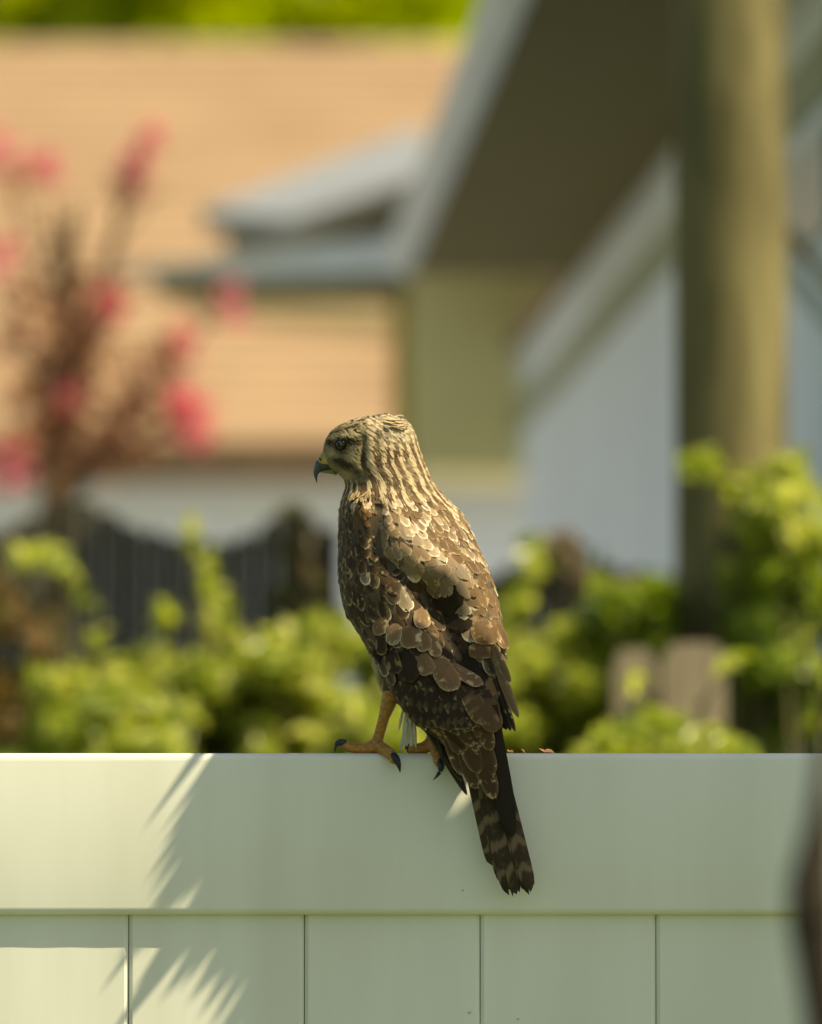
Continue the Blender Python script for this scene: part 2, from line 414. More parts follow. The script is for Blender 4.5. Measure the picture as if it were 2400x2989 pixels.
# boxed beige bay beyond the end of the soffit
MB().slab([at(850, 991, 19.1), at(1130, 991, 19.1), at(1300, 900, 19.1), at(1300, 300, 19.1), at(850, 300, 19.1)], (0, 1.0, 0)).build('boxed_bay', M_BEIGE, hr)
MB().box((-0.06, 13.0, ZS + 0.45), (1.6, 14.12, ZS + 0.49)).build('hidden_shade_slab', M_SOFFIT, hr)  # hidden slab added overhead to keep sun off the beige bay
# window and slanted awning beyond the pole
wa = P3(O0, 0.5, ov - 0.01, 0); wb = P3(O0, 2.05, ov - 0.01, 0)
def zy(yd, D): return at(1690, yd, D).z
dd = wa.y + 5
MB().slab([Vector((wa.x, wa.y, zy(470, dd))), Vector((wb.x, wb.y, zy(470, dd))), Vector((wb.x, wb.y, zy(255, dd))), Vector((wa.x, wa.y, zy(255, dd)))], pd * -0.012).build('window', M_TEAL, hr)
MB().slab([at(1640, 448, 9.75), at(1800, 628, 9.75), at(1800, 660, 9.75), at(1640, 480, 9.75)], (0, 0.05, 0)).build('awning_edge', M_BOARD, hr)
MB().slab([at(1640, 515, 9.8), at(1800, 700, 9.8), at(1800, 770, 9.8), at(1640, 580, 9.8)], (0, 0.05, 0)).build('awning', M_WALL2, hr)

# patio cover at the far corner of that house
pc = empty('patio_cover', (at(600, 600, 16.4).x, 11.4, 0), 'low patio cover with pale gutter boards joining the far corner of the grey house', 'patio cover')
MB().slab([at(858, 575, 16.15), at(330, 587, 17.3), at(240, 566, 17.4), at(860, 490, 16.15)], (0, 0.12, 0)).build('beam', M_TRIM, pc)
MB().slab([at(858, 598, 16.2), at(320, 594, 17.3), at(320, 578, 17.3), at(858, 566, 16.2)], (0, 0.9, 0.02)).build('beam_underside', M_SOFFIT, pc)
MB().slab([at(890, 262, 17.9), at(890, 368, 16.7), at(620, 462, 16.9), at(425, 440, 17.7)], (0, 0.05, -0.06)).build('roof_edge', mat_noise('white_metal_edge', (0.30, 0.315, 0.335), (0.34, 0.355, 0.375), 0.6, (3, 3, 3)), pc)
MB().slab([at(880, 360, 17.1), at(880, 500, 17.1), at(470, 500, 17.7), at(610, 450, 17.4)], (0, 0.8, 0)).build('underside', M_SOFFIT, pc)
for xd in (842,):
    b0 = at(xd, 590, 16.6)
    MB().box((b0.x - .025, b0.y, 0), (b0.x + .025, b0.y + .05, b0.z)).build('post', M_SOFFIT, pc)

# ------------------------------------------------------------------ house at the back with the tan roof
D1 = 24.0
e0 = at(400, 950, D1)
ridge = at(400, 104, 30.2)
hl = empty('tan_roof_house', (e0.x, e0.y + 4, 0), 'low house with broad sunlit tan shingle roof and white wall', 'house')
xa, xb = -9.0, 6.0
n_course = 26
for i in range(n_course):                     # overlapping shingle courses
    f0, f1 = i / n_course, (i + 1.12) / n_course
    a = e0.lerp(ridge, f0); b_ = e0.lerp(ridge, min(1, f1))
    MB().slab([(xa, a.y, a.z + 0.03), (xb, a.y, a.z + 0.03), (xb, b_.y, b_.z + 0.012), (xa, b_.y, b_.z + 0.012)], (0, 0, 0.022)).build('shingle_course', M_ROOF, hl)
MB().slab([(xa, ridge.y, ridge.z), (xb, ridge.y, ridge.z), (xb, ridge.y + 6.6, e0.z), (xa, ridge.y + 6.6, e0.z)], (0, 0, 0.03)).build('roof_back', M_ROOF, hl)
MB().box((xa, e0.y - 0.02, e0.z - 0.13), (xb, e0.y + 0.02, e0.z + 0.02)).build('fascia', M_FASCIA, hl)
MB().box((xa, e0.y + 0.03, e0.z - 0.10), (xb, e0.y + 0.5, e0.z - 0.07)).build('soffit', M_SOFFIT, hl)
MB().box((xa + 0.3, e0.y + 0.35, 0), (xb - 0.3, e0.y + 12.5, e0.z - 0.06)).build('wall', M_WALL2, hl)
sv = mat_noise('olive_roof_band', (0.22, 0.17, 0.08), (0.27, 0.20, 0.10), 0.8, (3, 3, 3))
va_, vb_ = at(430, 688, 25.6), at(830, 742, 25.3)
MB().slab([va_ + Vector((0, 0, .02)), vb_ + Vector((0, 0, .02)), vb_ + Vector((0, .05, .16)), va_ + Vector((0, .05, .12))], (0, 0.3, 0.1)).build('roof_band', sv, hl)  # thin olive band across the tan roof

# ------------------------------------------------------------------ round wooden pole
pc0 = at(1541, 900, 9.25)
PR = 118 * PXR * 9.25
pole = empty('utility_pole', (pc0.x, pc0.y, 0), 'thick round weathered wooden pole standing in front of the grey house', 'pole')
zs = np.linspace(0, 9, 40)
V = []; F = []; S = 72
for i, z in enumerate(zs):
    for k in range(S):
        a = 2 * math.pi * k / S
        r = PR * (1.02 - 0.006 * z) * (1 + 0.012 * math.sin(3 * a + z * 2.1) + 0.008 * math.sin(7 * a + 1.3 * z))
        V.append((pc0.x + r * math.cos(a), pc0.y + r * math.sin(a), z))
for i in range(len(zs) - 1):
    for k in range(S): F.append((i*S+k, i*S+(k+1) % S, (i+1)*S+(k+1) % S, (i+1)*S+k))
F.append(tuple((len(zs)-1)*S+k for k in range(S)))
mobj('shaft', V, F, M_POLE, pole, True)

# ------------------------------------------------------------------ foliage builders
def leaf_cloud(centers, n, size, aspect=0.45, up=0.55, jitter=1.0):
    """n folded leaves spread through ellipsoids (center, (rx,ry,rz)); returns V,F"""
    vol = np.array([np.prod(c[1]) ** (2 / 3.) * (c[2] if len(c) > 2 else 1) for c in centers]); vol = vol / vol.sum()
    idx = rng.choice(len(centers), n, p=vol)
    C = np.array([tuple(c[0]) for c in centers])[idx]; R = np.array([c[1] for c in centers])[idx]
    d = rng.normal(size=(n, 3)); d /= np.linalg.norm(d, axis=1)[:, None]
    rad = rng.uniform(0.15, 1, n) ** 0.45
    P = C + d * R * rad[:, None]
    nrm = rng.normal(size=(n, 3)) * (1 - up) * 1.2; nrm += np.array([0.30, -0.40, 0.80]) * up * 1.1
    nrm /= np.linalg.norm(nrm, axis=1)[:, None]
    t = rng.normal(size=(n, 3)); t -= nrm * (t * nrm).sum(1)[:, None]; t /= np.linalg.norm(t, axis=1)[:, None]
    b = np.cross(nrm, t)
    s = size * rng.uniform(0.45, 1.5, n)[:, None]; w = s * aspect
    fold = nrm * w * 0.25
    p0 = P - t * s * .5; p1 = P - t * s * .12 + b * w * .5 + fold; p2 = P + t * s * .22 + b * w * .42 + fold; p3 = P + t * s * .55 - nrm * s * .12
    p4 = P + t * s * .22 - b * w * .42 + fold; p5 = P - t * s * .12 - b * w * .5 + fold
    V = np.stack([p0, p1, p2, p3, p4, p5], 1).reshape(-1, 3)
    F = []
    for i in range(n):
        k = 6 * i
        F += [(k, k+1, k+2, k+3), (k, k+3, k+4, k+5)]
    return V, F

def shrub(name, label, cat, cx, top, half, D, bottom, n, size, mat, group=None, stems=5, depth=0.35, extra=(), aspect=0.5):
    """leafy shrub reaching from the ground up to photograph height `top`"""
    if D < 9.2: D += 0.55; size *= .74; n = int(n * 2.5)
    tp = at(cx, top, D); r = half * PXR * D
    root = empty(name, (tp.x, tp.y, 0), label, cat, group)
    zb = at(cx, bottom, D).z
    cs = []
    h = tp.z - zb
    for i in range(18):
        f = i / 17.0
        rr = r * random.uniform(0.20, 0.42)
        cs.append(((tp.x + random.uniform(-1, 1) * r * (1 - 0.45 * f), tp.y + random.uniform(-1, 1) * depth * .6, zb + h * f * 0.92 + random.uniform(-.03, .03)),
                   (rr, depth * random.uniform(.4, .7), rr * random.uniform(.6, .9))))
    for (x, y, rx, rz) in extra:
        q = at(x, y, D); cs.append(((q.x, q.y, q.z), (rx * PXR * D, 0.12, rz * PXR * D), 0.14))
    V, F = leaf_cloud(cs, n, size, aspect)
    mobj('foliage', V, F, mat, root)
    m = MB()
    for i in range(stems):
        c = cs[int(i * len(cs) / stems)][0]
        bx = tp.x + random.uniform(-.12, .12)
        m.tube([(bx, tp.y + random.uniform(-.1, .1), 0), ((bx + c[0]) / 2 + random.uniform(-.04, .04), tp.y, zb * .6), c], [.012, .009, .003], 6)
    for (x, y, rx, rz) in extra:
        q = at(x, y, D); m.tube([(q.x * .6 + tp.x * .4, tp.y, zb), ((q.x + tp.x) / 2, q.y, (zb + q.z) / 2 + .05), q], [.007, .005, .002], 6)
    m.build('stems', M_STEM, root)
    return root

G1 = 'leafy shrubs behind the white fence'
shrub('shrub', 'yellow green shrub under the tall arching stem at the dark picket fence', 'shrub', 170, 1395, 190, 8.5, 1720, 1500, .050, M_LEAF_Y, G1,
      extra=[(60, 1180, 40, 28), (140, 1200, 28, 28), (180, 1270, 22, 40), (215, 1340, 24, 40), (100, 1165, 24, 18)])
shrub('shrub', 'rusty olive shrub with orange tinged leaves beside the dark pickets', 'shrub', 20, 1230, 100, 8.9, 1560, 560, .048, M_LEAF_O, G1)
shrub('shrub', 'shrub with tall upright yellow shoots in front of the dark pickets', 'shrub', 430, 1375, 170, 8.6, 1720, 1450, .050, M_LEAF_Y, G1,
      extra=[(430, 1190, 18, 45), (450, 1270, 22, 50), (350, 1290, 16, 40), (400, 1120, 10, 50), (460, 1330, 40, 40)])
shrub('shrub', 'bright green shrub right beside the hawk on its beak side', 'shrub', 650, 1315, 165, 8.4, 1720, 1700, .052, M_LEAF_Y, G1,
      extra=[(610, 1345, 60, 30), (730, 1330, 50, 40)])
shrub('shrub', 'low pale leaved shrub showing above the rail between two bright shrubs', 'shrub', 290, 1450, 140, 8.0, 1720, 800, .056, M_LEAF_Y, G1)
shrub('shrub', 'green shrub growing directly behind the hawk', 'shrub', 840, 1345, 150, 8.8, 1720, 1600, .054, M_LEAF_Y, G1)
shrub('shrub', 'bright yellow green shrub just behind the back of the hawk', 'shrub', 1130, 1290, 130, 8.6, 1720, 1500, .050, M_LEAF_Y, G1,
      extra=[(1120, 1190, 25, 60), (1090, 1260, 30, 40)])
shrub('shrub', 'dark green shrub between the pole and the weathered boards', 'shrub', 1330, 1240, 120, 9.3, 1460, 800, .048, M_LEAF_G, G1,
      extra=[(1250, 1200, 40, 30), (1340, 1230, 60, 30)])
shrub('shrub', 'low shrub hiding the foot of the weathered boards', 'shrub', 1400, 1515, 190, 7.7, 1720, 420, .050, M_LEAF_Y, G1,
      extra=[(1340, 1440, 30, 30), (1545, 1400, 26, 26)])
shrub('shrub', 'tall green shrub at the foot of the round pole', 'shrub', 1670, 1180, 150, 8.5, 1720, 2000, .052, M_LEAF_G, G1)
shrub('shrub', 'lime green shrub climbing against the round pole', 'shrub', 1640, 1000, 85, 8.3, 1180, 620, .060, M_LEAF_Y, G1,
      extra=[(1560, 1030, 45, 40), (1470, 975, 40, 18), (1640, 985, 25, 25), (1590, 1110, 50, 50), (1700, 1080, 60, 60)])

for (cx, tp_, lab) in ((90, 1420, 'blurred yellow green bush behind the rusty olive shrub at the dark pickets'), (330, 1400, 'blurred yellow green bush filling the foot of the dark scalloped pickets'), (560, 1370, 'blurred yellow green bush beyond the bright shrub on the beak side of the hawk'), (800, 1400, 'blurred yellow green bush behind the legs of the hawk'),
                     (1010, 1340, 'blurred yellow green bush behind the tail end of the hawk'), (1230, 1330, 'blurred yellow green bush in front of the low dark fence panel'), (1450, 1330, 'blurred yellow green bush behind the broad weathered board'), (1640, 1290, 'blurred yellow green bush behind the foot of the round pole')):
    shrub('bush', lab, 'bush', cx, tp_, 165, 9.85, 1720, 1300, .055, M_LEAF_Y, 'low bushes behind the bright shrubs')
shrub('shrub', 'low green shrub just behind the rail at the feet of the hawk', 'shrub', 800, 1440, 120, 8.1, 1720, 800, .052, M_LEAF_Y, G1)
# weathered boards among the shrubs
for (x0, x1, y0, D, lab) in ((1395, 1530, 1352, 8.5, 'broad grey weathered board standing among the shrubs'), (1290, 1385, 1366, 8.55, 'narrow pale weathered board beside the broad grey board')):
    a, b_ = at(x0, y0, D), at(x1, y0, D)
    V = []; nseg = 8
    top = [(a.x + (b_.x - a.x) * i / nseg, a.z - 0.03 * abs(2 * i / nseg - 1) ** 7) for i in range(nseg + 1)]
    quad = [(a.x, a.y, 0), (b_.x, a.y, 0)] + [(x, a.y, z) for x, z in reversed(top)]
    o = MB().slab(quad, (0, 0.025, 0)).build('weathered_board', M_BOARD, origin=((a.x + b_.x) / 2, a.y, 0))
    tag(o, lab, 'board')

# ------------------------------------------------------------------ dark picket fence, scalloped top
def picket_fence(x0, x1, prof, D, label):
    root = empty('picket_fence', (at((x0 + x1) / 2, 1300, D).x, D - 5, 0), label, 'fence', 'dark picket fence panels')
    px = [p[0] for p in prof]; py = [p[1] for p in prof]
    wpx = 46.0
    x = x0
    while x < x1 - 5:
        w = wpx - 3
        yl, yr = np.interp(x, px, py), np.interp(x + w, px, py)
        j = random.uniform(-4, 4)
        a, b_ = at(x, yl + j, D), at(x + w, yr + j, D)
        dy = random.uniform(-.006, .006)
        MB().slab([(a.x, a.y + dy, 0.04), (b_.x, a.y + dy, 0.04), (b_.x, a.y + dy, b_.z), ((a.x+b_.x)/2, a.y + dy, (a.z+b_.z)/2 + .012), (a.x, a.y + dy, a.z)], (0, .018, 0)).build('picket', M_WOOD, root)
        x += wpx
    xa_, xb_ = at(x0, 1300, D).x, at(x1, 1300, D).x
    for z in (0.4, 1.6):
        MB().box((xa_, D - 5 + .03, z), (xb_, D - 5 + .075, z + .09)).build('backing_rail', M_WOOD, root)
    for x in (x0, x1):
        q = at(x, np.interp(x, px, py), D)
        MB().box((q.x - .045, D - 5 + .03, 0), (q.x + .045, D - 5 + .12, q.z)).build('post', M_WOOD, root)
picket_fence(-60, 660, [(-60, 1150), (0, 1125), (70, 1085), (150, 1048), (210, 1080), (290, 1120), (390, 1143), (470, 1150), (540, 1128), (590, 1075), (620, 1065), (660, 1110)], 10.5,
             'dark scalloped picket fence in front of the white house wall')
picket_fence(1045, 1450, [(1045, 1215), (1120, 1180), (1200, 1195), (1330, 1210), (1450, 1215)], 10.5,
             'low dark picket fence panel between the hawk and the round pole')
shrub('vine', 'thin vine with pinkish buds climbing the end post of the dark fence', 'vine', 625, 1075, 40, 9.7, 1300, 170, .045,
      mat_leaf('pinkish_vine_leaves', [(0.06, 0.09, 0.02), (0.16, 0.14, 0.06), (0.30, 0.18, 0.14)], .4), None, 3, .08)
shrub('vine', 'mauve budded vine along the top of the low dark fence panel', 'vine', 1200, 1165, 100, 9.7, 1230, 130, .045,
      mat_leaf('mauve_vine_leaves', [(0.06, 0.09, 0.02), (0.20, 0.15, 0.10), (0.30, 0.20, 0.17)], .4), None, 3, .08)

# ------------------------------------------------------------------ pink flowering tree
DM = 14.5
t0 = at(110, 1000, DM)
pm = empty('crape_myrtle', (t0.x, t0.y, 0), 'bronze leaved crape myrtle with pink blossom clusters in front of the tan roof', 'tree')
m = MB()
m.tube([(t0.x, t0.y, 0), (t0.x + .03, t0.y, 1.2), (t0.x, t0.y, t0.z)], [.05, .045, .035])
tips = [(290, 330), (100, 345), (225, 640), (490, 632), (385, 715), (400, 875), (15, 970), (5, 540), (315, 275), (20, 330), (160, 420), (150, 830), (250, 500)]
for (x, y) in tips:
    q = at(x, y, DM + random.uniform(-.25, .25))
    mid = at(130 + (x - 130) * .35 + random.uniform(-20, 20), (y + 1000) / 2 + 40, DM)
    m.tube([t0 - Vector((0, 0, .1)), mid, q], [.022, .013, .005], 6)
    for _ in range(3):
        s = mid.lerp(q, random.uniform(.1, .8)); e = s + Vector((random.uniform(-.12, .12), random.uniform(-.1, .1), random.uniform(.02, .16)))
        m.tube([s, e], [.008, .003], 5)
m.tube([at(150, 850, DM), at(148, 640, DM), at(140, 460, DM)], [.030, .026, .016], 7)
m.build('trunk', M_MYRTLE, pm)
cs = []
for (x, y, r) in ((60, 760, 90), (130, 700, 90), (200, 740, 80), (110, 860, 110), (230, 860, 100), (320, 800, 80), (300, 900, 90), (180, 940, 100), (60, 920, 90), (360, 740, 50), (210, 620, 60), (70, 640, 70), (20, 380, 40), (60, 350, 35), (270, 400, 25)):
    q = at(x, y, DM); cs.append((tuple(q), (r * PXR * DM, .30, r * PXR * DM)))
V, F = leaf_cloud(cs, 430, .056, .5, .2)
mobj('crown', V, F, M_LEAF_R, pm)
for (x, y, r, n) in ((285, 355, 30, 90), (315, 285, 22, 26), (100, 350, 28, 34), (222, 640, 34, 90), (492, 634, 32, 60), (385, 722, 26, 50), (402, 880, 44, 170), (385, 840, 30, 70), (415, 910, 34, 90), (15, 975, 44, 130), (2, 540, 30, 40), (10, 320, 34, 40), (150, 840, 30, 40)):
    q = at(x, y, DM - .1)
    V, F = leaf_cloud([(tuple(q), (r * 1.25 * PXR * DM, .07, r * 1.6 * PXR * DM))], max(26, int(n * .42)), .028, .8, .2)
    tag(mobj('blossom_cluster', V, F, M_PETAL, pm), kind='stuff')

# ------------------------------------------------------------------ trees beyond the tan roof
def tree(label, cx, y0, w, D, n, mat, size):
    c = at(cx, y0, D)
    root = empty('tree', (c.x, c.y, 0), label, 'tree', 'trees beyond the tan roof')
    MB().tube([(c.x, c.y, 0), (c.x + .1, c.y, c.z * .5), (c.x - .05, c.y, c.z)], [.25, .18, .08]).build('trunk', M_BARK, root)
    cs = []
    for i in range(16):
        cs.append(((c.x + random.uniform(-1, 1) * w, c.y + random.uniform(-1, 1) * w * .6, c.z + random.uniform(-.6, 1.0) * w * .6),
                   (w * random.uniform(.3, .5), w * random.uniform(.3, .5), w * random.uniform(.22, .35))))
    V, F = leaf_cloud(cs, n, size, .5, .5)
    mobj('crown', V, F, mat, root)
tree('broad sunlit yellow green tree rising behind the tan roof ridge', 480, 150, 1.6, 35, 16000, M_TREE, .16)
tree('dark tree behind the tan roof ridge next to the grey house eave', 930, -60, 1.0, 37, 2500, M_LEAF_G, .16)
tree('brownish tree behind the far end of the tan roof ridge', 0, -20, 1.3, 36, 3000, M_LEAF_O, .16)

# ------------------------------------------------------------------ oleander (out of the frame, its leaves shade the fence) and dark stem at the frame edge
ol = empty('oleander_bush', (1.25, -0.5, 0), 'dense oleander bush beside the white fence casting leafy shade on it', 'bush')
RX, RZ = SUN.x / -SUN.y, SUN.z / -SUN.y
def shade_leaf(mb, xs, ys, L, W, q, ang=0.0):
    """a lance leaf whose shadow tip falls at photograph point (xs, ys) on the fence; it points along the light's slant"""
    tip = at(xs, ys, 5.0)
    a = math.radians(235 + ang)                 # in the fence plane, down to the left
    d = Vector((math.cos(a), 0, math.sin(a))); nrm = Vector((-d.z, 0, d.x))
    off = Vector((RX * q, -q, RZ * q))
    prof = [(0, .12), (.15, .7), (.4, 1), (.65, .82), (.88, .35), (1, .02)]
    V = []
    for f, w in prof:
        c = tip - d * L * (1 - f) + off + Vector((0, 0.02 * math.sin(f * 3.1), 0))
        for sgn in (-1, 0, 1):
            V.append(c + nrm * (W * .5 * w * sgn) + Vector((0, -.004 * abs(sgn), 0)))
    F = []
    for i in range(len(prof) - 1):
        for k in range(2): F.append((i*3+k, i*3+k+1, (i+1)*3+k+1, (i+1)*3+k))
    mb.add(V, F)
mb = MB()
# left fringe of the shade, tip by tip
for (x, y, L, W) in ((316, 1727, .11, .013), (350, 1737, .11, .012), (352, 1765, .10, .020), (322, 1835, .13, .020), (331, 1848, .12, .018), (327, 1872, .115, .015),
                     (318, 1915, .13, .020), (345, 1905, .12, .018), (377, 1905, .11, .013), (345, 1925, .14, .020), (390, 1880, .12, .022), (400, 1800, .11, .022),
                     (330, 1900, .12, .014), (285, 1985, .10, .016), (290, 2100, .12, .016), (330, 2060, .12, .022), (360, 2020, .12, .022), (420, 1985, .12, .022), (400, 1960, .12, .022),
                     (350, 1990, .10, .020), (455, 1975, .10, .020), (425, 1750, .08, .020), (440, 1700, .07, .018), (470, 1680, .06, .02)):
    shade_leaf(mb, x, y, L, W, random.uniform(.30, .325), random.uniform(-2, 2))
def inside(x, y):
    if y < 1560: return x > 700 and y > 1541
    if y < 1600: return x > 432
    if y < 1920: return x > 432 + (y - 1600) * -0.05 + 12 * math.sin(y * .09)
    if y < 2010: return x > 400
    return x > 470 + (y - 2010) * 0.28
def sliver(x, y):
    # a slit of light on the rail beside the tail
    t = (y - 1660) / 125.0
    return 0 <= t <= 1 and abs(x - (978 - 58 * t)) < 30
cnt = 0
y = 1490
while y < 2700:
    x = 380
    while x < 2500:
        xx, yy = x + random.uniform(-14, 14), y + random.uniform(-12, 12)
        L, W = random.uniform(.065, .10), random.uniform(.018, .026)
        dx, dy = L / (K * 1.3865) * .574, L / (K * 1.3865) * .819
        # tip, middle and base of the shadow must all fall inside the shade
        if all(inside(xx + dx * f, yy - dy * f) for f in (0, .5, .9)) and not any(sliver(xx + dx * f, yy - dy * f) for f in (0, .15, .3, .45, .6, .75, .9)):
            shade_leaf(mb, xx, yy, L, W, random.uniform(.30, .42), random.uniform(-16, 16)); cnt += 1
        x += 26 if yy < 2250 else 60
    y += 34 if y < 2250 else 60
mb.build('foliage', M_SHADE, ol)
m = MB()
for i in range(14):
    c = at(random.uniform(700, 2300), random.uniform(1600, 2300), 5.0) + Vector((RX * .38, -.38, RZ * .38))
    m.tube([(1.25 + random.uniform(-.15, .15), -.5 + random.uniform(-.1, .1), 0), ((1.25 + c.x) / 2 + .1, -.5, .9), c], [.014, .010, .004], 6)
m.build('stems', M_STEM, ol)

# dark branch close to the camera
DB = 2.95
br = empty('dark_branch', (at(1760, 2000, DB).x, DB - 5, 0), 'dark bare sapling stem close in front at the end of the white rail', 'sapling')
pts = [at(1742, 2700, DB), at(1742, 2200, DB), at(1722, 2050, DB), at(1711, 1950, DB), at(1709, 1860, DB), at(1724, 1750, DB), at(1730, 1640, DB), at(1742, 1500, DB), at(1770, 1200, DB), at(1800, 700, DB), at(1835, 200, DB)]
b0 = pts[0]
MB().tube([(b0.x + .02, b0.y, 0)] + pts, [.018, .014, .0105, .0110, .0130, .0125, .008, .0045, .0035, .003, .0025, .002], 10).build('stem', M_BARK, br, True)
V, F = leaf_cloud([((at(1722, 1865, DB)), (.006, .012, .012)), ((at(1728, 1920, DB)), (.006, .012, .02)), ((at(1735, 1800, DB)), (.006, .01, .01))], 14, .018, .6, .2)
mobj('dead_leaves', V, F, M_BARK, br)

# ------------------------------------------------------------------ the hawk
def px(x, y, Y=0.0):
    """photograph pixel -> point at depth Y"""
    s = (Y + 5.0) / 5.0
    X = (np.asarray(x) - 1200) * K * s
    Z = CAM.z + (ZT + (2198 - np.asarray(y)) * K - CAM.z) * s
    return X, Y, Z

TAB = np.array([  # y, left, right, Y centre, half depth
 (1207,1112,1128,.040,.004),(1214,1062,1158,.040,.013),(1225,1026,1184,.040,.0195),(1240,988,1197,.040,.0235),(1260,963,1207,.040,.0255),
 (1285,949,1215,.040,.0265),(1310,943,1222,.040,.0275),(1340,944,1234,.040,.028),(1362,957,1242,.039,.0285),(1380,985,1250,.038,.029),
 (1400,1005,1258,.037,.030),(1425,1010,1274,.036,.032),(1455,1001,1302,.034,.038),(1500,992,1350,.031,.047),(1550,991,1376,.027,.054),
 (1600,991,1396,.024,.058),(1650,990,1420,.021,.060),(1700,992,1439,.018,.061),(1750,1000,1452,.015,.060),(1800,1016,1461,.011,.058),
 (1850,1050,1467,.006,.055),(1900,1079,1470,.001,.051),(1950,1104,1474,-.004,.046),(2000,1131,1476,-.009,.040),(2050,1162,1474,-.014,.034),
 (2100,1203,1468,-.019,.028),(2131,1236,1462,-.022,.023),(2160,1275,1455,-.025,.018),(2180,1305,1450,-.027,.014)])
TAB[:, 3] += np.interp(TAB[:, 0], [1800, 2130], [.028, 0])
YY = np.arange(1207, 2181, 1.0)
def smooth(a, n=15):
    k = np.hanning(n); k /= k.sum()
    p = np.concatenate([2*a[0]-a[n:0:-1], a, 2*a[-1]-a[-2:-n-2:-1]])
    return np.convolve(p, k, 'same')[n:-n]
TL, TR, TC, TD = [smooth(np.interp(YY, TAB[:, 0], TAB[:, i])) for i in (1, 2, 3, 4)]
def tab(y):
    y = np.clip(y, 1207, 2180)
    L_, R_ = np.interp(y, YY, TL), np.interp(y, YY, TR)
    return (L_ + R_) / 2, (R_ - L_) / 2, np.interp(y, YY, TC), np.interp(y, YY, TD)

def seg_dist(x, y, ax, ay, bx, by):
    t = np.clip(((x-ax)*(bx-ax)+(y-ay)*(by-ay))/((bx-ax)**2+(by-ay)**2), 0, 1)
    return np.hypot(x-ax-t*(bx-ax), y-ay-t*(by-ay)), t
def relief(x, y, front):
    """extra height of the body surface in metres"""
    d, t = seg_dist(x, y, 1262, 1740, 1372, 1945)
    g = -0.019 * np.exp(-(d/56.0)**2)
    d2, _ = seg_dist(x, y, 1150, 1660, 1262, 1740)
    g = g - 0.006 * np.exp(-(d2/38.0)**2)
    d3, _ = seg_dist(x, y, 1130, 1500, 1290, 1690)           # left scapulars stand up
    g = g + 0.007 * np.exp(-(d3/70.0)**2)
    d4, _ = seg_dist(x, y, 1340, 1650, 1440, 1900)           # right scapulars
    g = g + 0.006 * np.exp(-(d4/60.0)**2)
    d5, _ = seg_dist(x, y, 1112, 1480, 1100, 1600)           # crease behind the shoulder
    g = g - 0.006 * np.exp(-(d5/22.0)**2)
    d6 = np.hypot(x-1058, y-1480); g = g + 0.006*np.exp(-(d6/40.0)**2)
    d7, _ = seg_dist(x, y, 962, 1284, 1032, 1276); g = g + 0.0013*np.exp(-(d7/11.0)**2)   # brow
    d8 = np.hypot(x-990, y-1299); g = g - 0.0022*np.exp(-(d8/17.0)**2)
    d9, _ = seg_dist(x, y, 1062, 1280, 1058, 1360); g = g - 0.0022*np.exp(-(d9/9.0)**2)   # behind the cheek
    d10, _ = seg_dist(x, y, 1080, 1290, 1085, 1350); g = g + 0.0018*np.exp(-(d10/14.0)**2)
    return g * np.where(front, 1.0, 0.0)
def env(th, y, off=0.0):
    c, w, yc, d = tab(y)
    x = c + w*np.sin(th); Yd = yc - d*np.cos(th)
    wm = w*K
    nx, ny = np.sin(th)/np.maximum(wm, 1e-4), -np.cos(th)/np.maximum(d, 1e-4)
    l = np.hypot(nx, ny); nx, ny = nx/l, ny/l
    o = off + relief(x, y, np.cos(th) > 0) * np.clip(np.cos(th)*2.5, 0, 1)
    X, _, Z = px(x, y, Yd)
    return np.stack([X + nx*o, Yd + ny*o, Z + 0*X], -1)
def env_normal(th, y):
    c, w, yc, d = tab(y); e = .02
    a = env(th, y); du = env(th+e, y)-a; dv = env(th, y+3.0)-a
    n = np.cross(du, dv); n /= np.linalg.norm(n, axis=-1)[..., None]+1e-9
    o = np.stack([np.sin(th), -np.cos(th), 0*th], -1)
    return n*np.sign((n*o).sum(-1))[..., None]
def theta_of(x, y):
    c, w, _, _ = tab(y)
    return np.arcsin(np.clip((x - c)/w, -0.995, 0.995))

S_F = np.array([0, .18, .36, .52, .66, .77, .86, .93, .975, 1.0])
T_F = np.array([-1, -.8, -.42, 0, .42, .8, 1.0])
S_H = np.array([0, .3, .6, .85, 1.0]); T_H = np.array([-1, 0, 1.0])
def profile(s, tip=2.4, start=.62, base=.55):
    f = base + (1-base)*np.clip(s/.5, 0, 1)**.7
    q = np.clip((s-start)/(1-start), 0, 1)
    return f*np.maximum(1-q**tip, 0.015)**(1/tip)

